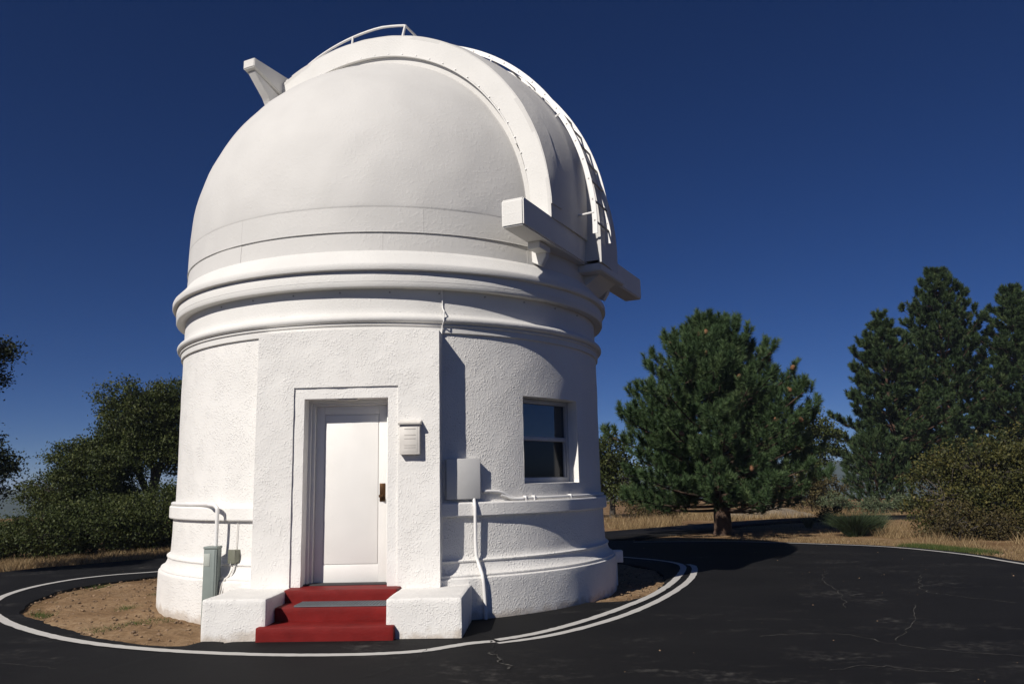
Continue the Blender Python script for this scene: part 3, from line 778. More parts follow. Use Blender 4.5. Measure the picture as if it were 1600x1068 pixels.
# door leaf with a shallow sunk panel
DX0, DX1, DT = OX0 + 0.070, OX1 - 0.057, OZ - 0.066
bm = bmesh.new()
bm_box(bm, DX0, DX1, YD + 0.012, YD + 0.05, DZ + 0.006, DT, 0.0)
def ringbox(x0, x1, z0, z1, w0, w1, w2, w3, ya, yb):
    bm_box(bm, x0, x0 + w0, ya, yb, z0, z1, 0.002); bm_box(bm, x1 - w1, x1, ya, yb, z0, z1, 0.002)
    bm_box(bm, x0 + w0 + 0.0002, x1 - w1 - 0.0002, ya, yb, z0, z0 + w2, 0.002); bm_box(bm, x0 + w0 + 0.0002, x1 - w1 - 0.0002, ya, yb, z1 - w3, z1, 0.002)
ringbox(DX0, DX1, DZ + 0.006, DT, 0.10, 0.10, 0.20, 0.10, YD, YD + 0.0118)
bmesh.ops.recalc_face_normals(bm, faces=bm.faces)
door = link('door', bm_mesh('door', bm, R_(35)), M['door'], obs)
box('panel', (DX0 + 0.112, DX1 - 0.112, YD + 0.0025, YD + 0.0117, DZ + 0.218, DT - 0.112), M['door'], door, 0.003)
hx, hz = DX1 - 0.055, 1.43
hd = box('lock_plate', (hx - 0.034, hx + 0.034, YD - 0.008, YD - 0.0005, hz - 0.10, hz + 0.11), M['bronze'], door, 0.004)
tube('handle', [(hx, YD - 0.006, hz - 0.035), (hx, YD - 0.05, hz - 0.035), (hx - 0.012, YD - 0.062, hz - 0.036), (hx - 0.03, YD - 0.064, hz - 0.037)], [0.014, 0.012, 0.015, 0.016], M['bronze'], door, 10)
tube('latch_knob', [(hx + 0.015, YD - 0.006, hz - 0.085), (hx + 0.022, YD - 0.028, hz - 0.085)], 0.013, M['bronze'], door, 10)
box('threshold', (OX0 - 0.005, OX1 + 0.005, YS + 0.11, YD + 0.06, DZ - 0.015, DZ + 0.012), M['dark'], obs, 0.003)
box('soffit_lamp', (-0.10, 0.12, YS + 0.03, YS + 0.10, OZ - 0.020, OZ + 0.006), M['cream'], obs, 0.006)

def rough_box(nm, b6, mat, parent, step=0.05, amp=0.004, bev=0.014, seed=0.0, sub_=True):
    bm = bmesh.new(); bm_box(bm, *b6, bev=bev)
    bmesh.ops.recalc_face_normals(bm, faces=bm.faces)
    if sub_:
        for ax in range(3):
            lo, hi = b6[2 * ax], b6[2 * ax + 1]; k = int((hi - lo) / step)
            for i in range(1, k):
                co = [0, 0, 0]; no = [0, 0, 0]; co[ax] = lo + (hi - lo) * i / k; no[ax] = 1
                bmesh.ops.bisect_plane(bm, geom=bm.verts[:] + bm.edges[:] + bm.faces[:], plane_co=co, plane_no=no)
        for v in bm.verts:
            p = v.co * 4.0 + Vector((seed, 0, 0))
            v.co += Vector((mnoise.fractal(p, 1, 2, 3), mnoise.fractal(p + Vector((9, 9, 9)), 1, 2, 3), mnoise.fractal(p + Vector((19, 3, 9)), 1, 2, 3))) * amp
    return link(nm, bm_mesh(nm, bm, R_(35)), mat, parent)
rough_box('cheek_block', (-1.240, -0.572, -4.035, -2.75, -0.06, 0.404), M['stucco_porch'], obs, seed=1.0, bev=0.02)
rough_box('cheek_block', (0.655, 1.425, -4.035, -2.75, -0.06, 0.388), M['stucco_porch'], obs, seed=4.0, bev=0.02)
rough_box('step', (-0.648, 0.748, -4.115, -3.60, -0.05, 0.136), M['red'], obs, seed=7.0, bev=0.014, amp=0.0025)
rough_box('step', (-0.566, 0.650, -3.79, -3.30, 0.10, 0.280), M['red'], obs, seed=8.0, bev=0.014, amp=0.0025)
rough_box('step', (-0.606, 0.655, -3.44, -2.96, 0.22, 0.408), M['red'], obs, seed=9.0, bev=0.014, amp=0.0025)
# wire down the wall joint
wire = [S_ for S_ in smooth_path([(1.085, -3.04, 3.86), (1.10, -3.02, 3.72), (1.12, -3.02, 3.60), (1.135, -3.035, 3.53), (1.13, -3.045, 3.47), (1.115, -3.02, 3.40), (1.105, -3.025, 3.32), (1.108, -3.06, 3.25)], 5)]
def radial(p, r): 
    k = r / math.hypot(p.x, p.y); return Vector((p.x * k, p.y * k, p.z))
rz = lambda z: 3.125 if z > 3.56 else (3.215 if z > 3.42 else (3.17 if z > 3.38 else (3.155 if z > 3.30 else 3.13)))
tube('wire', smooth_path([radial(Vector((1.10 + 0.008 * math.sin(z * 9), -2.93, z)), rz(z)) for z in (3.86, 3.75, 3.62, 3.56, 3.51, 3.47, 3.43, 3.40, 3.34, 3.28, 3.24)], 3), 0.008, M['white_metal'], obs, 6)
bm = None
for k, a in enumerate(range(-125, -15, 11)):
    t = R_(a); 
    if bm is None:
        V_, F_ = tube_data([(0, 0, 0), (0.012, 0, 0)], 0.011, 8); b2 = bmesh.new(); vs = [b2.verts.new(v) for v in V_]
        for f in F_: b2.faces.new([vs[i] for i in f])
        b2.faces.new(vs[-8:]); bmesh.ops.recalc_face_normals(b2, faces=b2.faces); bm = bm_mesh('bolt', b2, R_(40))
    o = link('bolt', bm, M['bolt'], obs); o.location = (3.106 * math.cos(t), 3.106 * math.sin(t), 3.80); o.rotation_euler = (0, 0, t)

# ------------------------------------------------------------------ things fixed on or standing by the building
# rubber mat on the middle step
bm = bmesh.new()
mx0, mx1, my0, my1, mz = -0.36, 0.60, -3.775, -3.465, 0.2835
nx, ny = 27, 7
for i in range(nx + 1):
    x = mx0 + (mx1 - mx0) * i / nx; bm_box(bm, x - 0.007, x + 0.007, my0, my1, mz, mz + 0.013)
for j in range(ny + 1):
    y = my0 + (my1 - my0) * j / ny; bm_box(bm, mx0, mx1, y - 0.007, y + 0.007, mz + 0.0005, mz + 0.010)
bmesh.ops.recalc_face_normals(bm, faces=bm.faces)
o = link('door_mat', bm_mesh('door_mat', bm), M['rubber']); tag(o, 'grey perforated rubber mat lying on the red steps', 'mat')

# brochure box beside the door
bx = empty('leaflet_box', (0.765, YF, 2.03)); tag(bx, 'small cream box with sloped lid and slots fixed beside the door', 'box')
box('body', (-0.118, 0.114, -0.085, -0.006 + 0.01, -0.175, 0.160), M['cream'], bx, 0.008)
bm = bmesh.new()
pl = [(-0.112, 0.162), (-0.118, 0.185), (0.006, 0.222), (0.006, 0.162)]
a = [bm.verts.new((-0.132, y, z)) for y, z in pl]; b = [bm.verts.new((0.128, y, z)) for y, z in pl]
bm.faces.new(a); bm.faces.new(b[::-1])
for i in range(4): bm.faces.new((a[i], b[i], b[(i + 1) % 4], a[(i + 1) % 4]))
bmesh.ops.recalc_face_normals(bm, faces=bm.faces); bmesh.ops.bevel(bm, geom=list(bm.edges), offset=0.004, segments=2, affect='EDGES')
link('lid', bm_mesh('lid', bm, R_(35)), M['cream'], bx)
for zz_ in (0.115, 0.045, 0.005, -0.07, -0.095):
    box('slot', (-0.062, 0.070, -0.089, -0.0845, zz_ - 0.008, zz_ + 0.006), M['slot'], bx, 0.0015)
box('face_plate', (-0.085, 0.090, -0.0875, -0.0847, -0.15, 0.14), M['cream'], bx, 0.001)

# electrical cabinet on the round wall, with its conduits
def frame_at(theta, r, z):
    n_ = Vector((math.cos(theta), math.sin(theta), 0)); e_ = Vector((-math.sin(theta), math.cos(theta), 0))
    mm = Matrix((e_, -n_, Vector((0, 0, 1)))).transposed().to_4x4(); mm.translation = n_ * r + Vector((0, 0, z)); return mm
thc = math.atan2(-2.905, 1.33)
ca = empty('electrical_cabinet'); ca.matrix_world = frame_at(thc, 3.10, 1.34); tag(ca, 'light grey electrical cabinet on the wall right of the porch', 'cabinet')
box('casing', (-0.195, 0.215, -0.082, 0.02, 0.0, 0.462), M['cab'], ca, 0.01)
box('cover', (-0.200, 0.220, -0.100, -0.0825, -0.006, 0.468), M['cab'], ca, 0.012)
inv = ca.matrix_world.inverted()
def wallp(deg, r, z): return Vector((r * math.cos(R_(deg)), r * math.sin(R_(deg)), z))
def wt(nm, pts, rad_, mat, par, invm, n=8):
    return tube(nm, [invm @ p for p in pts], rad_, mat, par, n)
wt('conduit', smooth_path([wallp(-62.9, 3.175, 1.36), wallp(-62.9, 3.20, 1.30), wallp(-62.9, 3.218, 1.22), wallp(-62.9, 3.218, 1.10), wallp(-62.9, 3.218, 0.90), wallp(-62.8, 3.220, 0.72), wallp(-62.6, 3.235, 0.64), wallp(-62.3, 3.29, 0.53), wallp(-62.1, 3.325, 0.43), wallp(-61.8, 3.328, 0.2), wallp(-61.7, 3.33, -0.03)], 5), 0.021, M['white_metal'], ca, inv)
wt('conduit', smooth_path([wallp(-60.5, 3.15, 1.42), wallp(-58.5, 3.145, 1.42), wallp(-56, 3.145, 1.405), wallp(-53.5, 3.145, 1.345), wallp(-51.5, 3.145, 1.325), wallp(-48, 3.145, 1.326), wallp(-40, 3.145, 1.327), wallp(-30, 3.145, 1.327), wallp(-18, 3.145, 1.327), wallp(-6, 3.145, 1.327), wallp(10, 3.145, 1.327)], 5), 0.019, M['white_metal'], ca, inv)
wt('conduit', smooth_path([wallp(-56.0, 3.140, 1.375), wallp(-54.5, 3.150, 1.350), wallp(-53, 3.165, 1.322), wallp(-50.5, 3.165, 1.318)], 5), 0.016, M['white_metal'], ca, inv)
for dg in (-49.5, -47, -34, -16):
    mm = inv @ frame_at(R_(dg), 3.145, 1.327)
    bm = bmesh.new(); bm_box(bm, -0.010, 0.010, -0.026, 0.03, -0.026, 0.030, 0.003, mm); bmesh.ops.recalc_face_normals(bm, faces=bm.faces)
    link('clamp', bm_mesh('clamp', bm, R_(35)), M['white_metal'], ca)

# meter pedestal at the left of the porch
mpd = empty('meter_pedestal', (-1.600, -2.94, -0.02)); tag(mpd, 'green-grey metal utility pedestal standing against the wall left of the porch', 'pedestal')
box('post', (-0.076, 0.076, -0.075, 0.075, -0.04, 0.850), M['pedestal'], mpd, 0.006)
box('cap', (-0.081, 0.081, -0.082, 0.080, 0.851, 0.880), M['pedestal'], mpd, 0.006)
box('channel', (0.030, 0.058, -0.081, -0.0745, 0.0, 0.845), M['pedestal'], mpd, 0.002)
box('label_plate', (-0.072, 0.000, -0.0785, -0.0745, 0.66, 0.80), M['label'], mpd, 0.001)
box('side_rib', (0.0755, 0.084, -0.055, -0.025, 0.0, 0.845), M['pedestal'], mpd, 0.002)
o0 = Vector(mpd.location)
pp = [Vector((-1.585, -2.895, 0.85)), Vector((-1.585, -2.895, 1.24)), Vector((-1.60, -2.885, 1.295)), Vector((-1.65, -2.845, 1.322)), Vector((-1.74, -2.775, 1.33)), wallp(-124, 3.215, 1.331), wallp(-132, 3.16, 1.330), wallp(-142, 3.15, 1.330), wallp(-155, 3.15, 1.329), wallp(-175, 3.15, 1.329)]
tube('conduit', [p - o0 for p in smooth_path(pp, 5)], 0.024, M['white_metal'], mpd)

# small junction box with cable
thj = math.atan2(-2.82, -1.335)
jb = empty('junction_box'); jb.matrix_world = frame_at(thj, 3.143, 0.66); tag(jb, 'small olive-grey junction box on the wall between pedestal and porch', 'junction box')
box('case', (-0.052, 0.052, -0.085, 0.01, 0.0, 0.150), M['jbox'], jb, 0.007)
box('lid', (-0.056, 0.056, -0.095, -0.0855, -0.004, 0.154), M['jbox'], jb, 0.004)
tube('screw', [(0, -0.094, 0.02), (0, -0.099, 0.02)], 0.007, M['bolt'], jb, 8)
tube('cable', [(-0.0, -0.02, 0.15), (-0.002, -0.016, 0.3), (0.001, -0.014, 0.475)], 0.0045, M['cream'], jb, 6)
tube('cable', smooth_path([(0.01, -0.05, 0.0), (0.012, -0.07, -0.06), (-0.02, -0.10, -0.14), (-0.06, -0.14, -0.20), (-0.08, -0.16, -0.27), (-0.085, -0.175, -0.36)], 5), 0.008, M['cream'], jb, 6)
tube('cable', smooth_path([(0.02, -0.05, 0.0), (0.022, -0.07, -0.07), (0.0, -0.09, -0.15), (-0.035, -0.13, -0.21), (-0.05, -0.155, -0.28), (-0.06, -0.172, -0.36)], 5), 0.008, M['white_metal'], jb, 6)

# outlet box low on the right side of the base
ob = empty('outlet_box'); ob.matrix_world = frame_at(R_(1.5), 3.29, 0.31); tag(ob, 'small white outlet box low on the plinth beside the dirt strip', 'outlet box')
box('case', (-0.09, 0.09, -0.125, 0.01, 0.0, 0.17), M['white_metal'], ob, 0.008)
tube('conduit', [(0.02, -0.03, 0.005), (0.02, -0.03, -0.34)], 0.016, M['white_metal'], ob)

# ------------------------------------------------------------------ vegetation
def rand_unit(rng, n):
    v = rng.normal(size=(n, 3)); return v / np.linalg.norm(v, axis=1, keepdims=True)
def norm(v): return v / np.maximum(1e-9, np.linalg.norm(v, axis=1, keepdims=True))
def needle_mesh(name, P, A, L, m_, nl, wd, rng, tone_t, phi=(0.45, 1.0)):
    """m_ needles on each shoot (base P, axis A, length L)."""
    n = len(P)
    Pi = np.repeat(P, m_, 0); Ai = np.repeat(A, m_, 0); Li = np.repeat(L, m_)[:, None]
    N = n * m_
    rv = rand_unit(rng, N); radv = norm(rv - Ai * (rv * Ai).sum(1, keepdims=True))
    u = rng.random((N, 1)) ** 0.8
    ph = (phi[0] + (phi[1] - phi[0]) * rng.random((N, 1))) * (1.15 - 0.55 * u)
    D = norm(Ai * np.cos(ph) + radv * np.sin(ph) + np.array([0, 0, -0.06]))
    B = Pi + Ai * Li * u
    ln = nl * (0.75 + 0.45 * rng.random((N, 1)))
    side = norm(np.cross(D, rand_unit(rng, N))) * wd * 0.5
    V = np.empty((N * 3, 3)); V[0::3] = B + side; V[1::3] = B - side; V[2::3] = B + D * ln
    F = np.arange(N * 3).reshape(-1, 3)
    tone = np.clip(np.repeat(tone_t, m_) + rng.normal(0, 0.10, N), 0, 1)
    return mesh_np(name, V, F, tone)
def join_tubes(name, tubes, mat, parent, n=6):
    V = []; F = []
    for pts, rad_ in tubes:
        v, f = tube_data(pts, rad_, n); b = len(V); V += [tuple(q_) for q_ in v]; F += [tuple(b + i for i in q_) for q_ in f]
    return link(name, mesh_np(name, V, F, smooth=True), mat, parent)

def pine(name, loc, H, prof, nb, label, group, seed, mats, shoot, m_, nl, wd, zmin, step, cat='tree', droop=0.0, cones=0, trunk_r=0.14, side_n=2, fillin=0, upturn=0.75, phi=(0.45, 1.0), whorl=0.0, vary=(0.80, 1.10), umin=0.22):
    rng = np.random.default_rng(seed); rnd = random.Random(seed)
    root = empty(name, loc); tag(root, label, cat, group)
    pz = [p[0] for p in prof]; pr = [p[1] for p in prof]
    lean = Vector((rnd.uniform(-0.02, 0.02), rnd.uniform(-0.02, 0.02), 0))
    tp = [Vector((0, 0, -0.15))] + [Vector((lean.x * z, lean.y * z, z)) for z in np.linspace(0.1, H * 0.97, 9)]
    tr = [trunk_r * 1.35] + [trunk_r * (1 - 0.93 * k / 8) for k in range(9)]
    trunk = join_tubes('trunk', [(tp, tr)], mats[1], root, 10)
    limbs = []; P = []; A = []; tips = []
    for i in range(nb):
        z = zmin + (H * 0.985 - zmin) * (i / (nb - 1)) ** 0.92
        if whorl: z = max(zmin, round(z / whorl) * whorl + rnd.uniform(-0.08, 0.08))
        a = i * 2.39996 + rnd.uniform(-0.35, 0.35)
        Lb = float(np.interp(z, pz, pr)) * rnd.uniform(*vary)
        if Lb < 0.12: Lb = 0.12
        d = Vector((math.cos(a), math.sin(a), 0)); fr_ = z / H
        a1 = -0.10 - droop * (1 - fr_) + 0.75 * fr_; b1 = 0.16 + 0.15 * fr_
        pts = []
        nseg = 7
        for k in range(nseg + 1):
            u = k / nseg
            pts.append(Vector((lean.x * z, lean.y * z, z)) + d * Lb * u + Vector((0, 0, Lb * (a1 * u + b1 * u * u))))
        limbs.append((pts, [max(0.008, 0.016 * Lb * (1 - 0.8 * k / nseg) + 0.006) for k in range(nseg + 1)]))
        sd_ = Vector((-d.y, d.x, 0))
        ns = max(2, int(Lb / step))
        for k in range(ns + 1):
            u = 1 - k * step / Lb
            if u < umin: break
            f = u * nseg; j = min(nseg - 1, int(f)); p = pts[j].lerp(pts[j + 1], f - j)
            tan = (pts[j + 1] - pts[j]).normalized()
            for s_ in ([0] if k == 0 else []) + [(-1) ** (q_) * (1 + q_ // 2) for q_ in range(side_n)] :
                if s_ == 0:
                    ax = (tan + Vector((0, 0, upturn * 0.6))).normalized(); b_ = p
                else:
                    side = sd_ * (1 if s_ > 0 else -1)
                    off = min(0.55, 0.16 + 0.22 * Lb * (1.05 - u)) * rnd.uniform(0.35, 1.15)
                    b_ = p + (side * 0.85 + tan * 0.55).normalized() * off + Vector((0, 0, rnd.uniform(-0.10, 0.12) * min(1, Lb)))
                    ax = (side * 0.40 + tan * 0.5 + Vector((rnd.uniform(-.2, .2), rnd.uniform(-.2, .2), upturn * rnd.uniform(0.35, 1.35)))).normalized()
                    if rnd.random() < 0.5: limbs.append(([p, b_], [0.009, 0.006]))
                P.append(tuple(b_)); A.append(tuple(ax)); 
                if u > 0.8: tips.append(b_ + ax * shoot * 0.35)
    for k in range(8):                                   # leader
        P.append((lean.x * H, lean.y * H, H * (0.93 + 0.008 * k))); A.append((rnd.uniform(-.25, .25), rnd.uniform(-.25, .25), 1))
    P = np.array(P); A = norm(np.array(A)); L = shoot * (0.7 + 0.6 * rng.random(len(P)))
    tone = np.clip(0.45 + rng.normal(0, 0.17, len(P)), 0, 1)
    tag(link('crown', needle_mesh('crown', P, A, L, m_, nl, wd, rng, tone, phi), mats[0], root), kind='stuff')
    tag(join_tubes('branches', limbs, mats[1], root, 5), kind='stuff')
    if cones:
        rnd.shuffle(tips)
        b2 = bmesh.new(); bmesh.ops.create_icosphere(b2, subdivisions=2, radius=1)
        for v in b2.verts:
            k = 1 + 0.13 * math.sin(v.co.z * 13 + math.atan2(v.co.y, v.co.x) * 3); v.co = Vector((v.co.x * 0.062 * k, v.co.y * 0.062 * k, v.co.z * 0.095))
        cm = bm_mesh('pine_cone', b2, R_(180))
        cand = [t for t in tips if t.y < 0.6]
        n0 = int(cones * 0.6)
        pick = [t for t in cand if t.z > H * 0.62][:n0] + [t for t in cand if H * 0.25 < t.z <= H * 0.62][:cones - n0]
        for t in pick:
            o = link('pine_cone', cm, M['cone'], root, t + Vector((0.0, -0.05, 0.0))); o.rotation_euler = (rnd.uniform(-0.9, 0.9), rnd.uniform(-0.9, 0.9), rnd.uniform(0, 6))
    return root

pine('pine_tree', (7.2, 10.87, -0.03), 5.7, [(0.3, 2.3), (0.8, 2.75), (1.5, 2.9), (2.5, 2.5), (3.4, 1.9), (4.2, 1.3), (4.9, 0.8), (5.7, 0.28)], 170,
     'bushy round-topped dark green pine with orange cones standing alone between the roads', None, 11, (M['needles'], M['bark']), 0.30, 120, 0.165, 0.017, 0.62, 0.25, cones=20, trunk_r=0.26, side_n=3, upturn=1.5, phi=(0.55, 1.35), droop=0.10, vary=(0.72, 1.14))
tallp = [(0.0, 2.3), (1.5, 2.8), (3.5, 2.6), (6, 2.05), (8, 1.45), (10, 0.75), (11.3, 0.32), (12, 0.1)]
def sc_prof(H, w_): return [(z * H / 12.0, r * w_) for z, r in tallp]
pine('tall_pine', (18.5, 25.75, -0.05), 8.6, sc_prof(8.6, 0.95), 140, 'shortest and slimmest of the tall pines, red trunk bare at its foot', 'tall pines behind the far road', 21, (M['needles_far'], M['bark_red']), 0.30, 80, 0.21, 0.040, 1.1, 0.44, trunk_r=0.20, side_n=3, phi=(0.5, 1.3), upturn=1.0, whorl=0.62, vary=(0.62, 1.18), umin=0.16)
pine('tall_pine', (22.2, 28.4, -0.05), 11.6, sc_prof(11.6, 1.18), 210, 'tallest broad pine rising behind the olive thicket', 'tall pines behind the far road', 22, (M['needles_far'], M['bark_red']), 0.30, 80, 0.21, 0.040, 0.9, 0.44, trunk_r=0.26, side_n=3, phi=(0.5, 1.3), upturn=1.0, whorl=0.62, vary=(0.62, 1.18), umin=0.16)
pine('tall_pine', (25.0, 26.6, -0.05), 10.2, sc_prof(10.2, 1.05), 175, 'second tallest pine, rising right behind the densest part of the olive thicket', 'tall pines behind the far road', 23, (M['needles_far'], M['bark_red']), 0.30, 80, 0.21, 0.040, 0.9, 0.44, trunk_r=0.22, side_n=3, phi=(0.5, 1.3), upturn=1.0, whorl=0.62, vary=(0.62, 1.18), umin=0.16)
pine('young_pine', (16.75, 24.0, -0.05), 3.0, [(0, 1.0), (0.9, 1.2), (2, 0.95), (2.6, 0.5), (3.0, 0.2)], 60, 'low rounded young pine beneath the slimmest tall pine', None, 24, (M['needles_far'], M['bark_red']), 0.32, 50, 0.20, 0.034, 0.25, 0.36, trunk_r=0.08)

def oak(name, loc, lobes, nclump, leaves, leaf, label, seed, mat, bark, cat='tree', group=None, trunk_r=0.12, clump_r=0.28, base_h=0.5, shell=0.45, twig=True):
    """lobes: (x, y, z, rx, ry, rz) relative to loc."""
    rng = np.random.default_rng(seed); rnd = random.Random(seed)
    root = empty(name, loc); tag(root, label, cat, group)
    vol = np.array([(l[3] * l[4] * l[5]) ** 0.75 for l in lobes]); cnt = np.maximum(4, (nclump * vol / vol.sum()).astype(int))
    C = []; limbs = []
    fork = Vector((0, 0, base_h))
    limbs.append(([Vector((0, 0, -0.15)), Vector((0.02, 0, base_h * 0.5)), fork], [trunk_r * 1.3, trunk_r, trunk_r * 0.85]))
    for l, c in zip(lobes, cnt):
        ctr = Vector(l[:3]); midp = fork.lerp(ctr, 0.5) + Vector((rnd.uniform(-.2, .2), rnd.uniform(-.2, .2), 0.12))
        pts = smooth_path([fork, midp, ctr], 4)
        limbs.append((pts, [trunk_r * (0.75 - 0.55 * i / (len(pts) - 1)) for i in range(len(pts))]))
        v = rand_unit(rng, c); rr = shell + (1 - shell) * rng.random((c, 1)) ** 0.7
        rr *= 1 + 0.22 * np.array([[mnoise.noise(Vector(x) * 2.3 + ctr)] for x in v])
        pc = np.array(ctr) + v * rr * np.array(l[3:6])
        pc = pc[pc[:, 2] > 0.05]
        C.append(pc)
        for x in pc[::2 if twig else 6]:
            x = Vector(x); mid_ = ctr.lerp(x, 0.5) + Vector((rnd.uniform(-.1, .1), rnd.uniform(-.1, .1), rnd.uniform(-.05, .1)))
            limbs.append(([ctr, mid_, x], [trunk_r * 0.22, trunk_r * 0.13, 0.006]))
    C = np.concatenate(C); n = len(C); N = n * leaves
    g_ = rng.normal(size=(N, 3)) * clump_r * np.array([1, 1, 0.62]) * 0.55
    ctr = np.repeat(C, leaves, 0) + g_
    ctr[:, 2] = np.maximum(ctr[:, 2], 0.02)
    nrm = norm(rand_unit(rng, N) + np.array([0, 0, 0.55])); ax = norm(np.cross(nrm, rand_unit(rng, N))); sd_ = np.cross(nrm, ax)
    s = leaf * (0.65 + 0.7 * rng.random((N, 1)))
    V = np.empty((N * 4, 3)); V[0::4] = ctr - ax * s * 0.5; V[1::4] = ctr + sd_ * s * 0.30; V[2::4] = ctr + ax * s * 0.5; V[3::4] = ctr - sd_ * s * 0.30
    tone = np.clip(np.repeat(0.42 + rng.normal(0, 0.16, n), leaves) + rng.normal(0, 0.16, N), 0, 1)
    tag(link('crown', mesh_np('crown', V, np.arange(N * 4).reshape(-1, 4), tone), mat, root), kind='stuff')
    join_tubes('trunk', limbs, bark, root, 6)
    return root
# left: oaks and thicket beyond the road
oak('oak_tree', (-9.0, 10.4, -0.05), [(-0.55, 0, 3.75, 1.10, 1.2, 1.05), (0.55, 0.2, 3.9, 0.75, 0.9, 0.95), (-1.05, 0.3, 3.0, 0.8, 0.9, 0.6), (0.5, 0, 2.7, 0.8, 1, 0.7), (-0.15, -0.3, 2.85, 0.75, 0.8, 0.5)], 620, 85, 0.068, 'tallest oak beside the building, crown high over the thicket left of the observatory', 31, M['oak'], M['bark_grey'], trunk_r=0.13, base_h=1.2, clump_r=0.24)
oak('oak_tree', (-10.3, 9.9, -0.05), [(-0.55, 0, 2.35, 0.85, 0.9, 0.7), (0.55, -0.2, 2.3, 0.95, 0.9, 0.6), (-1.0, -0.2, 1.5, 0.95, 0.9, 0.7), (0.2, 0, 1.3, 1.1, 0.9, 0.8)], 560, 85, 0.066, 'lower spreading oak at the outer flank of the tallest oak', 32, M['oak'], M['bark_grey'], trunk_r=0.11, base_h=0.6, clump_r=0.24)
oak('oak_shrub', (-8.0, 9.1, -0.05), [(0, 0, 0.85, 1.0, 0.8, 0.95), (0.8, 0.2, 0.95, 0.8, 0.8, 0.95), (-0.7, -0.1, 0.75, 0.7, 0.7, 0.7)], 380, 80, 0.064, 'rounded oak thicket growing against the observatory wall line below the tallest oak', 33, M['oak'], M['bark_grey'], 'shrub', trunk_r=0.06, base_h=0.25)
oak('oak_shrub', (-9.2, 7.95, -0.05), [(0, 0, 0.65, 1.1, 0.75, 0.75), (-0.8, 0, 0.6, 0.7, 0.7, 0.6), (0.8, 0.2, 0.55, 0.7, 0.6, 0.6)], 360, 80, 0.062, 'broad low oak thicket along the dry grass verge', 34, M['oak'], M['bark_grey'], 'shrub', trunk_r=0.06, base_h=0.2)
oak('oak_shrub', (-9.85, 6.55, -0.05), [(0, 0, 0.5, 0.95, 0.6, 0.55), (-1.0, -0.4, 0.36, 0.8, 0.6, 0.42), (-1.9, -0.8, 0.3, 0.8, 0.6, 0.36)], 320, 75, 0.060, 'lowest leafy thicket at the outer end of the dry grass verge', 35, M['oak'], M['bark_grey'], 'shrub', trunk_r=0.05, base_h=0.2)
oak('oak_tree', (-9.3, 2.45, -0.05), [(0.75, 0, 4.35, 0.50, 0.6, 0.36), (0.55, 0.1, 3.85, 0.55, 0.6, 0.26), (0.85, 0, 2.12, 0.78, 0.6, 0.40), (0.5, 0.0, 2.60, 0.6, 0.6, 0.28), (0.65, 0, 1.52, 0.62, 0.5, 0.42), (-0.4, 0.2, 3.3, 0.9, 0.8, 1.2)], 520, 110, 0.055, 'dark small-leaved oak at the outer edge of the loop road, before the hazy ridge', 36, M['oak_dark'], M['bark_grey'], trunk_r=0.11, base_h=1.5, clump_r=0.24, shell=0.2)
oak('oak_shrub', (-12.0, 6.6, -0.05), [(0, 0, 0.42, 1.2, 0.7, 0.46), (1.0, 0.2, 0.45, 0.8, 0.7, 0.48), (-1.3, 0, 0.42, 1.2, 0.8, 0.46)], 290, 50, 0.07, 'leafy thicket behind the lowest one, below the hazy ridge', 37, M['oak'], M['bark_grey'], 'shrub', trunk_r=0.05, base_h=0.15)
# behind, right of the building
oak('oak_tree', (5.0, 22.2, -0.05), [(0, 0, 2.7, 1.0, 1.0, 1.0), (0.3, 0, 1.5, 1.3, 1.0, 1.0), (-0.9, 0, 2.2, 1.0, 1.0, 1.2)], 230, 45, 0.12, 'mid-green oak half hidden by the observatory wall beyond the far road', 41, M['oak'], M['bark_grey'], trunk_r=0.12, base_h=0.8, clump_r=0.36)
oak('brush_shrub', (6.3, 20.6, -0.05), [(0, 0, 0.6, 1.0, 0.6, 0.6), (0.9, 0.2, 0.5, 0.8, 0.6, 0.5)], 120, 40, 0.09, 'dull olive brush at the foot of the mid-green oak beyond the far road', 42, M['russet'], M['bark_grey'], 'shrub', trunk_r=0.05, base_h=0.2)
oak('oak_tree', (14.4, 25.4, -0.05), [(0.1, 0, 3.95, 1.0, 0.9, 0.75), (0.75, 0, 3.2, 0.85, 0.9, 0.7), (-0.6, 0, 3.1, 0.9, 0.9, 0.8), (0.2, 0, 2.4, 1.0, 0.9, 0.5)], 200, 38, 0.12, 'thin pale-leaved oak behind the lone bushy pine', 43, M['oak'], M['bark_grey'], trunk_r=0.11, base_h=1.0, clump_r=0.34)
oak('brush_shrub', (13.6, 24.4, -0.05), [(0, 0, 1.0, 1.3, 0.8, 1.0), (1.2, 0, 0.9, 0.9, 0.7, 0.8)], 160, 40, 0.10, 'russet brush beneath the thin pale-leaved oak', 44, M['russet'], M['bark_grey'], 'shrub', trunk_r=0.05, base_h=0.3)
for i, (x, y, s, lb) in enumerate([(14.5, 22.9, 0.62, 'grey-green sage mound nearest the gravel heap beyond the far road'), (15.7, 22.0, 0.48, 'small sage mound before the young pine'), (17.0, 22.4, 0.55, 'sage mound at the dry grass beside the red trunk')]):
    oak('sage_bush', (x, y, -0.05), [(0, 0, 0.38 * s / 0.6, s, s * 0.8, 0.42 * s / 0.6), (s * 0.7, 0.1, 0.25, s * 0.6, s * 0.6, 0.3)], 70, 40, 0.075, lb, 50 + i, M['sage'], M['bark_grey'], 'shrub', 'sage mounds beyond the far road', trunk_r=0.03, base_h=0.12, clump_r=0.22)
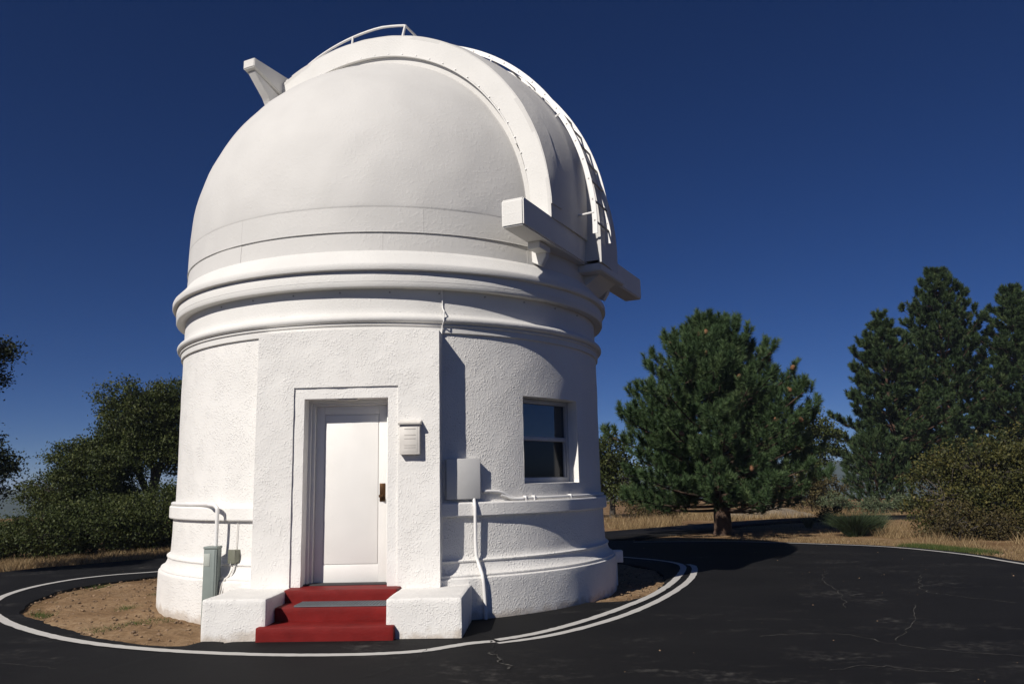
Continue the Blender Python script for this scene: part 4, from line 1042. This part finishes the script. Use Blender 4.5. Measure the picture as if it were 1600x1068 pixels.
# right thicket near the road edge
oak('olive_thicket', (13.3, 8.6, -0.05), [(0, 0, 1.45, 1.5, 1.1, 1.05), (1.2, 0.3, 1.65, 1.2, 1.1, 1.0), (-1.15, -0.3, 0.95, 0.95, 0.8, 0.85), (0.6, -0.6, 0.75, 1.4, 0.8, 0.8), (-0.4, -0.5, 0.7, 1.0, 0.7, 0.7)], 620, 60, 0.072, 'large olive-yellow thicket at the right road edge before the tall pines', 61, M['bushr'], M['bark_grey'], 'shrub', trunk_r=0.08, base_h=0.3, clump_r=0.26)
oak('brush_shrub', (12.0, 7.5, -0.05), [(0, 0, 0.4, 0.7, 0.45, 0.45), (0.8, -0.3, 0.35, 0.6, 0.4, 0.35)], 90, 45, 0.055, 'low russet brush at the front of the olive thicket', 62, M['russet'], M['bark_grey'], 'shrub', trunk_r=0.03, base_h=0.15, clump_r=0.2)

# spiky clumps on the road island
def spiky(name, loc, n, h, spread, mat, label, seed, group=None, wd=0.0045):
    rng = np.random.default_rng(seed)
    a = rng.random(n) * 2 * PI; k = rng.random(n); tl = (0.12 + 0.75 * rng.random(n)) * spread
    b = np.stack([np.cos(a) * spread * 0.25 * k, np.sin(a) * spread * 0.25 * k, np.full(n, -0.02)], 1)
    hh = h * (0.55 + 0.5 * rng.random(n))
    mid_ = b + np.stack([np.cos(a) * tl * 0.35, np.sin(a) * tl * 0.35, hh * 0.6], 1)
    tip = b + np.stack([np.cos(a) * tl, np.sin(a) * tl, hh], 1)
    s = norm(np.cross(tip - b, rand_unit(rng, n))) * wd
    V = np.empty((n * 6, 3)); V[0::6] = b - s; V[1::6] = b + s; V[2::6] = mid_ + s; V[3::6] = mid_ - s; V[4::6] = tip + s * 0.15; V[5::6] = tip - s * 0.15
    i0_ = np.arange(n) * 6
    F = np.concatenate([np.stack([i0_, i0_ + 1, i0_ + 2, i0_ + 3], 1), np.stack([i0_ + 3, i0_ + 2, i0_ + 4, i0_ + 5], 1)])
    tone = np.tile(rng.random(n), 2)
    o = link(name, mesh_np(name, V, F, tone), mat, None, loc); tag(o, label, 'shrub', group); return o
spiky('broom_clump', (10.25, 9.3, -0.04), 1500, 0.62, 0.85, M['broom'], 'dark upright broom clump on the road island', 71)
spiky('broom_clump', (10.95, 9.75, -0.04), 600, 0.62, 0.6, M['sage'], 'pale green spiky broom clump beside the dark one', 72)
spiky('broom_clump', (10.3, 13.2, -0.04), 240, 0.42, 0.35, M['sage'], 'tiny pale green sprout at the far road edge', 73)
oak('seedling', (10.75, 12.6, -0.05), [(-0.15, 0, 0.42, 0.22, 0.2, 0.2), (0.28, 0, 0.52, 0.14, 0.14, 0.12)], 26, 40, 0.06, 'dark leggy seedling standing alone on the road island', 74, M['broom'], M['bark'], 'shrub', trunk_r=0.02, base_h=0.25, clump_r=0.16)

def in_poly_strip(fn, n, rng, box_):
    out_ = []
    while len(out_) < n:
        x = rng.uniform(box_[0], box_[1]); y = rng.uniform(box_[2], box_[3])
        if fn(x, y): out_.append((x, y))
    return np.array(out_)
def grass(name, label, cat, pts, h, lean, wd, mat, rng, zfun=None):
    n = len(pts); hs = h * (0.4 + 0.9 * rng.random(n)); a = rng.random(n) * 2 * PI
    b = np.stack([pts[:, 0], pts[:, 1], np.full(n, -0.07)], 1)
    tip = b + np.stack([np.cos(a) * lean * hs, np.sin(a) * lean * hs, hs + 0.03], 1)
    s = norm(np.cross(tip - b, rand_unit(rng, n))) * wd
    V = np.empty((n * 3, 3)); V[0::3] = b - s; V[1::3] = b + s; V[2::3] = tip
    o = link(name, mesh_np(name, V, np.arange(n * 3).reshape(-1, 3), rng.random(n)), mat); tag(o, label, cat, kind='stuff'); return o
rng = np.random.default_rng(5)
A_out = np.array([math.atan2(y, x) for x, y in outer_pts]); 
def r_out(x, y):
    a = math.atan2(y, x); return float(np.interp(a, th, ro))
nearP = [(p.x, p.y) for p in near]; farP = [(p.x, p.y) for p in far_]
npx = np.array([p[0] for p in nearP]); npy = np.array([p[1] for p in nearP]); fpx = np.array([p[0] for p in farP]); fpy = np.array([p[1] for p in farP])
def below_near(x, y): return y < np.interp(x, npx, npy) - 0.15
def above_far(x, y): return y > np.interp(x, fpx, fpy) + 0.1
def clumpy(x, y, s=0.9, thr=0.0): return mnoise.noise(Vector((x * s, y * s, 2.2))) > thr
isl = in_poly_strip(lambda x, y: below_near(x, y) and math.hypot(x, y) > r_out(x, y) + 0.08 and (clumpy(x, y, 1.3, 0.12) or rng.random() < 0.16) and math.hypot(x - 7.2, y - 10.9) > 1.0, 9000, rng, (4.5, 16, 2, 16.5))
grass('dry_grass', 'dry tan grass on the road island', 'grass', isl, 0.06, 0.9, 0.006, M['drygrass'], rng)
tall = in_poly_strip(lambda x, y: below_near(x, y) and math.hypot(x, y) > r_out(x, y) + 0.5 and clumpy(x, y, 0.8, 0.1), 7000, rng, (10.6, 16, 4, 12.0))
grass('dry_grass', 'tall straw grass at the foot of the olive thicket', 'grass', tall, 0.24, 0.7, 0.006, M['drygrass'], rng)
vg = in_poly_strip(lambda x, y: r_out(x, y) + 0.06 < math.hypot(x, y) < r_out(x, y) + 0.55 and clumpy(x, y, 0.7, 0.08), 7000, rng, (9.4, 13, 0, 6.6))
grass('green_grass', 'short green grass along the right road edge', 'grass', vg, 0.09, 0.6, 0.006, M['greengrass'], rng)
vd = in_poly_strip(lambda x, y: r_out(x, y) + 0.04 < math.hypot(x, y) < r_out(x, y) + 1.6, 9000, rng, (6, 13.5, -3, 8.5))
grass('dry_grass', 'short dry grass along the right road edge', 'grass', vd, 0.08, 0.8, 0.006, M['drygrass'], rng)
fg = in_poly_strip(lambda x, y: above_far(x, y) and (clumpy(x, y, 0.45, 0.12)), 11000, rng, (3.2, 22, 12, 24.5))
grass('dry_grass', 'tall straw-coloured grass beyond the far road', 'grass', fg, 0.27, 0.6, 0.009, M['drygrass'], rng)
lg = in_poly_strip(lambda x, y: r_out(x, y) + 0.04 < math.hypot(x, y) < r_out(x, y) + 2.6 and clumpy(x, y, 1.4, -0.25), 16000, rng, (-13, -4.5, 0.5, 9.5))
grass('dry_grass', 'short dry grass on the verge before the oak thicket', 'grass', lg, 0.13, 0.75, 0.007, M['drygrass'], rng)
wd_ = in_poly_strip(lambda x, y: 3.35 < math.hypot(x, y) < float(np.interp(math.atan2(y, x), th, ri)) - 0.12 and mnoise.noise(Vector((x * 1.7, y * 1.7, 7))) > 0.42, 1500, rng, (-5.4, -1.2, -4.2, 1.8))
grass('weeds', 'scattered low green weeds on the dirt beside the porch', 'weeds', wd_, 0.05, 1.2, 0.006, M['greengrass'], rng)
# pebbles and clods on the dirt
def pebbles(name, label, pts, s0, s1, mat, zb, rng):
    ico = np.array([(0, 0, 1), (0.89, 0, .45), (0.28, .85, .45), (-.72, .53, .45), (-.72, -.53, .45), (.28, -.85, .45), (.72, .53, -.45), (-.28, .85, -.45), (-.89, 0, -.45), (-.28, -.85, -.45), (.72, -.53, -.45), (0, 0, -1)])
    fc = np.array([(0, 1, 2), (0, 2, 3), (0, 3, 4), (0, 4, 5), (0, 5, 1), (1, 6, 2), (2, 7, 3), (3, 8, 4), (4, 9, 5), (5, 10, 1), (6, 7, 2), (7, 8, 3), (8, 9, 4), (9, 10, 5), (10, 6, 1), (11, 7, 6), (11, 8, 7), (11, 9, 8), (11, 10, 9), (11, 6, 10)])
    V = []; F = []
    for i, (x, y) in enumerate(pts):
        s = s0 + (s1 - s0) * rng.random() ** 3; k = ico * s * (0.7 + 0.6 * rng.random((12, 1))) * np.array([1, 1, 0.6]); V.append(k + np.array([x, y, zb + s * 0.1])); F.append(fc + 12 * i)
    o = link(name, mesh_np(name, np.concatenate(V), np.concatenate(F)), mat); tag(o, label, 'gravel', kind='stuff'); return o
pb = in_poly_strip(lambda x, y: 3.34 < math.hypot(x, y) < float(np.interp(math.atan2(y, x), th, ri)) - 0.03 and not (-1.25 < x < 1.5 and y < -2.5), 2200, rng, (-5.4, 4.4, -4.3, 4.0))
pebbles('gravel', 'small stones and clods scattered over the dirt round the observatory', pb, 0.004, 0.024, M['stone'], -0.02, rng)
pv = in_poly_strip(lambda x, y: r_out(x, y) + 0.02 < math.hypot(x, y) < r_out(x, y) + 1.5, 900, rng, (-12, 12, 1, 9))
pebbles('gravel', 'loose stones along the outer road edges', pv, 0.01, 0.05, M['stone'], -0.04, rng)
# fallen leaves and bits on the asphalt
lv = in_poly_strip(lambda x, y: math.hypot(x, y) < r_out(x, y) - 0.1 and math.hypot(x, y) > 5.2, 160, rng, (-6, 11, -7, 7))
pebbles('litter_bits', 'bits of bark and leaf scattered on the asphalt', lv, 0.004, 0.013, M['stone'], 0.002, rng)
# gravel heap beyond the far road
V = []; F = []; n1, n2 = 36, 14
for i in range(n1):
    for j in range(n2 + 1):
        a = 2 * PI * i / n1; u = j / n2; rr = u * (1 + 0.12 * mnoise.noise(Vector((math.cos(a) * 2, math.sin(a) * 2, 4))))
        x, y = rr * 2.6 * math.cos(a), rr * 1.2 * math.sin(a)
        z = 0.42 * (1 - u) ** 0.8 * (1 + 0.4 * math.cos(a)) + 0.05 * fbm(x, y, 2.5, 3) - 0.06 * u
        V.append((x, y, z))
for i in range(n1):
    for j in range(n2):
        F.append((i * (n2 + 1) + j, i * (n2 + 1) + j + 1, ((i + 1) % n1) * (n2 + 1) + j + 1, ((i + 1) % n1) * (n2 + 1) + j))
M['heap'] = earth('pale_gravel', (0.15, 0.12, 0.09), (0.24, 0.20, 0.15), (0.33, 0.28, 0.22))
hp = link('gravel_heap', mesh_np('gravel_heap', V, F, smooth=True), M['heap'], None, (10.6, 21.0, -0.06)); tag(hp, 'low heap of pale gravel beyond the far road', 'gravel heap')

# ------------------------------------------------------------------ haze
bm = bmesh.new(); bm_box(bm, -2900, 2900, -2900, 2900, -140, 34)
bmesh.ops.recalc_face_normals(bm, faces=bm.faces)
hz_ = link('haze', bm_mesh('haze', bm), None)
mt = bpy.data.materials.new('haze_air'); mt.use_nodes = True; t = mt.node_tree; t.nodes.clear()
pv_ = t.nodes.new('ShaderNodeVolumePrincipled'); pv_.inputs['Color'].default_value = (0.60, 0.73, 0.93, 1); pv_.inputs['Density'].default_value = 0.0004; pv_.inputs['Anisotropy'].default_value = 0.0
oo = t.nodes.new('ShaderNodeOutputMaterial'); t.links.new(pv_.outputs[0], oo.inputs['Volume'])
hz_.data.materials.append(mt); tag(hz_, kind='stuff')
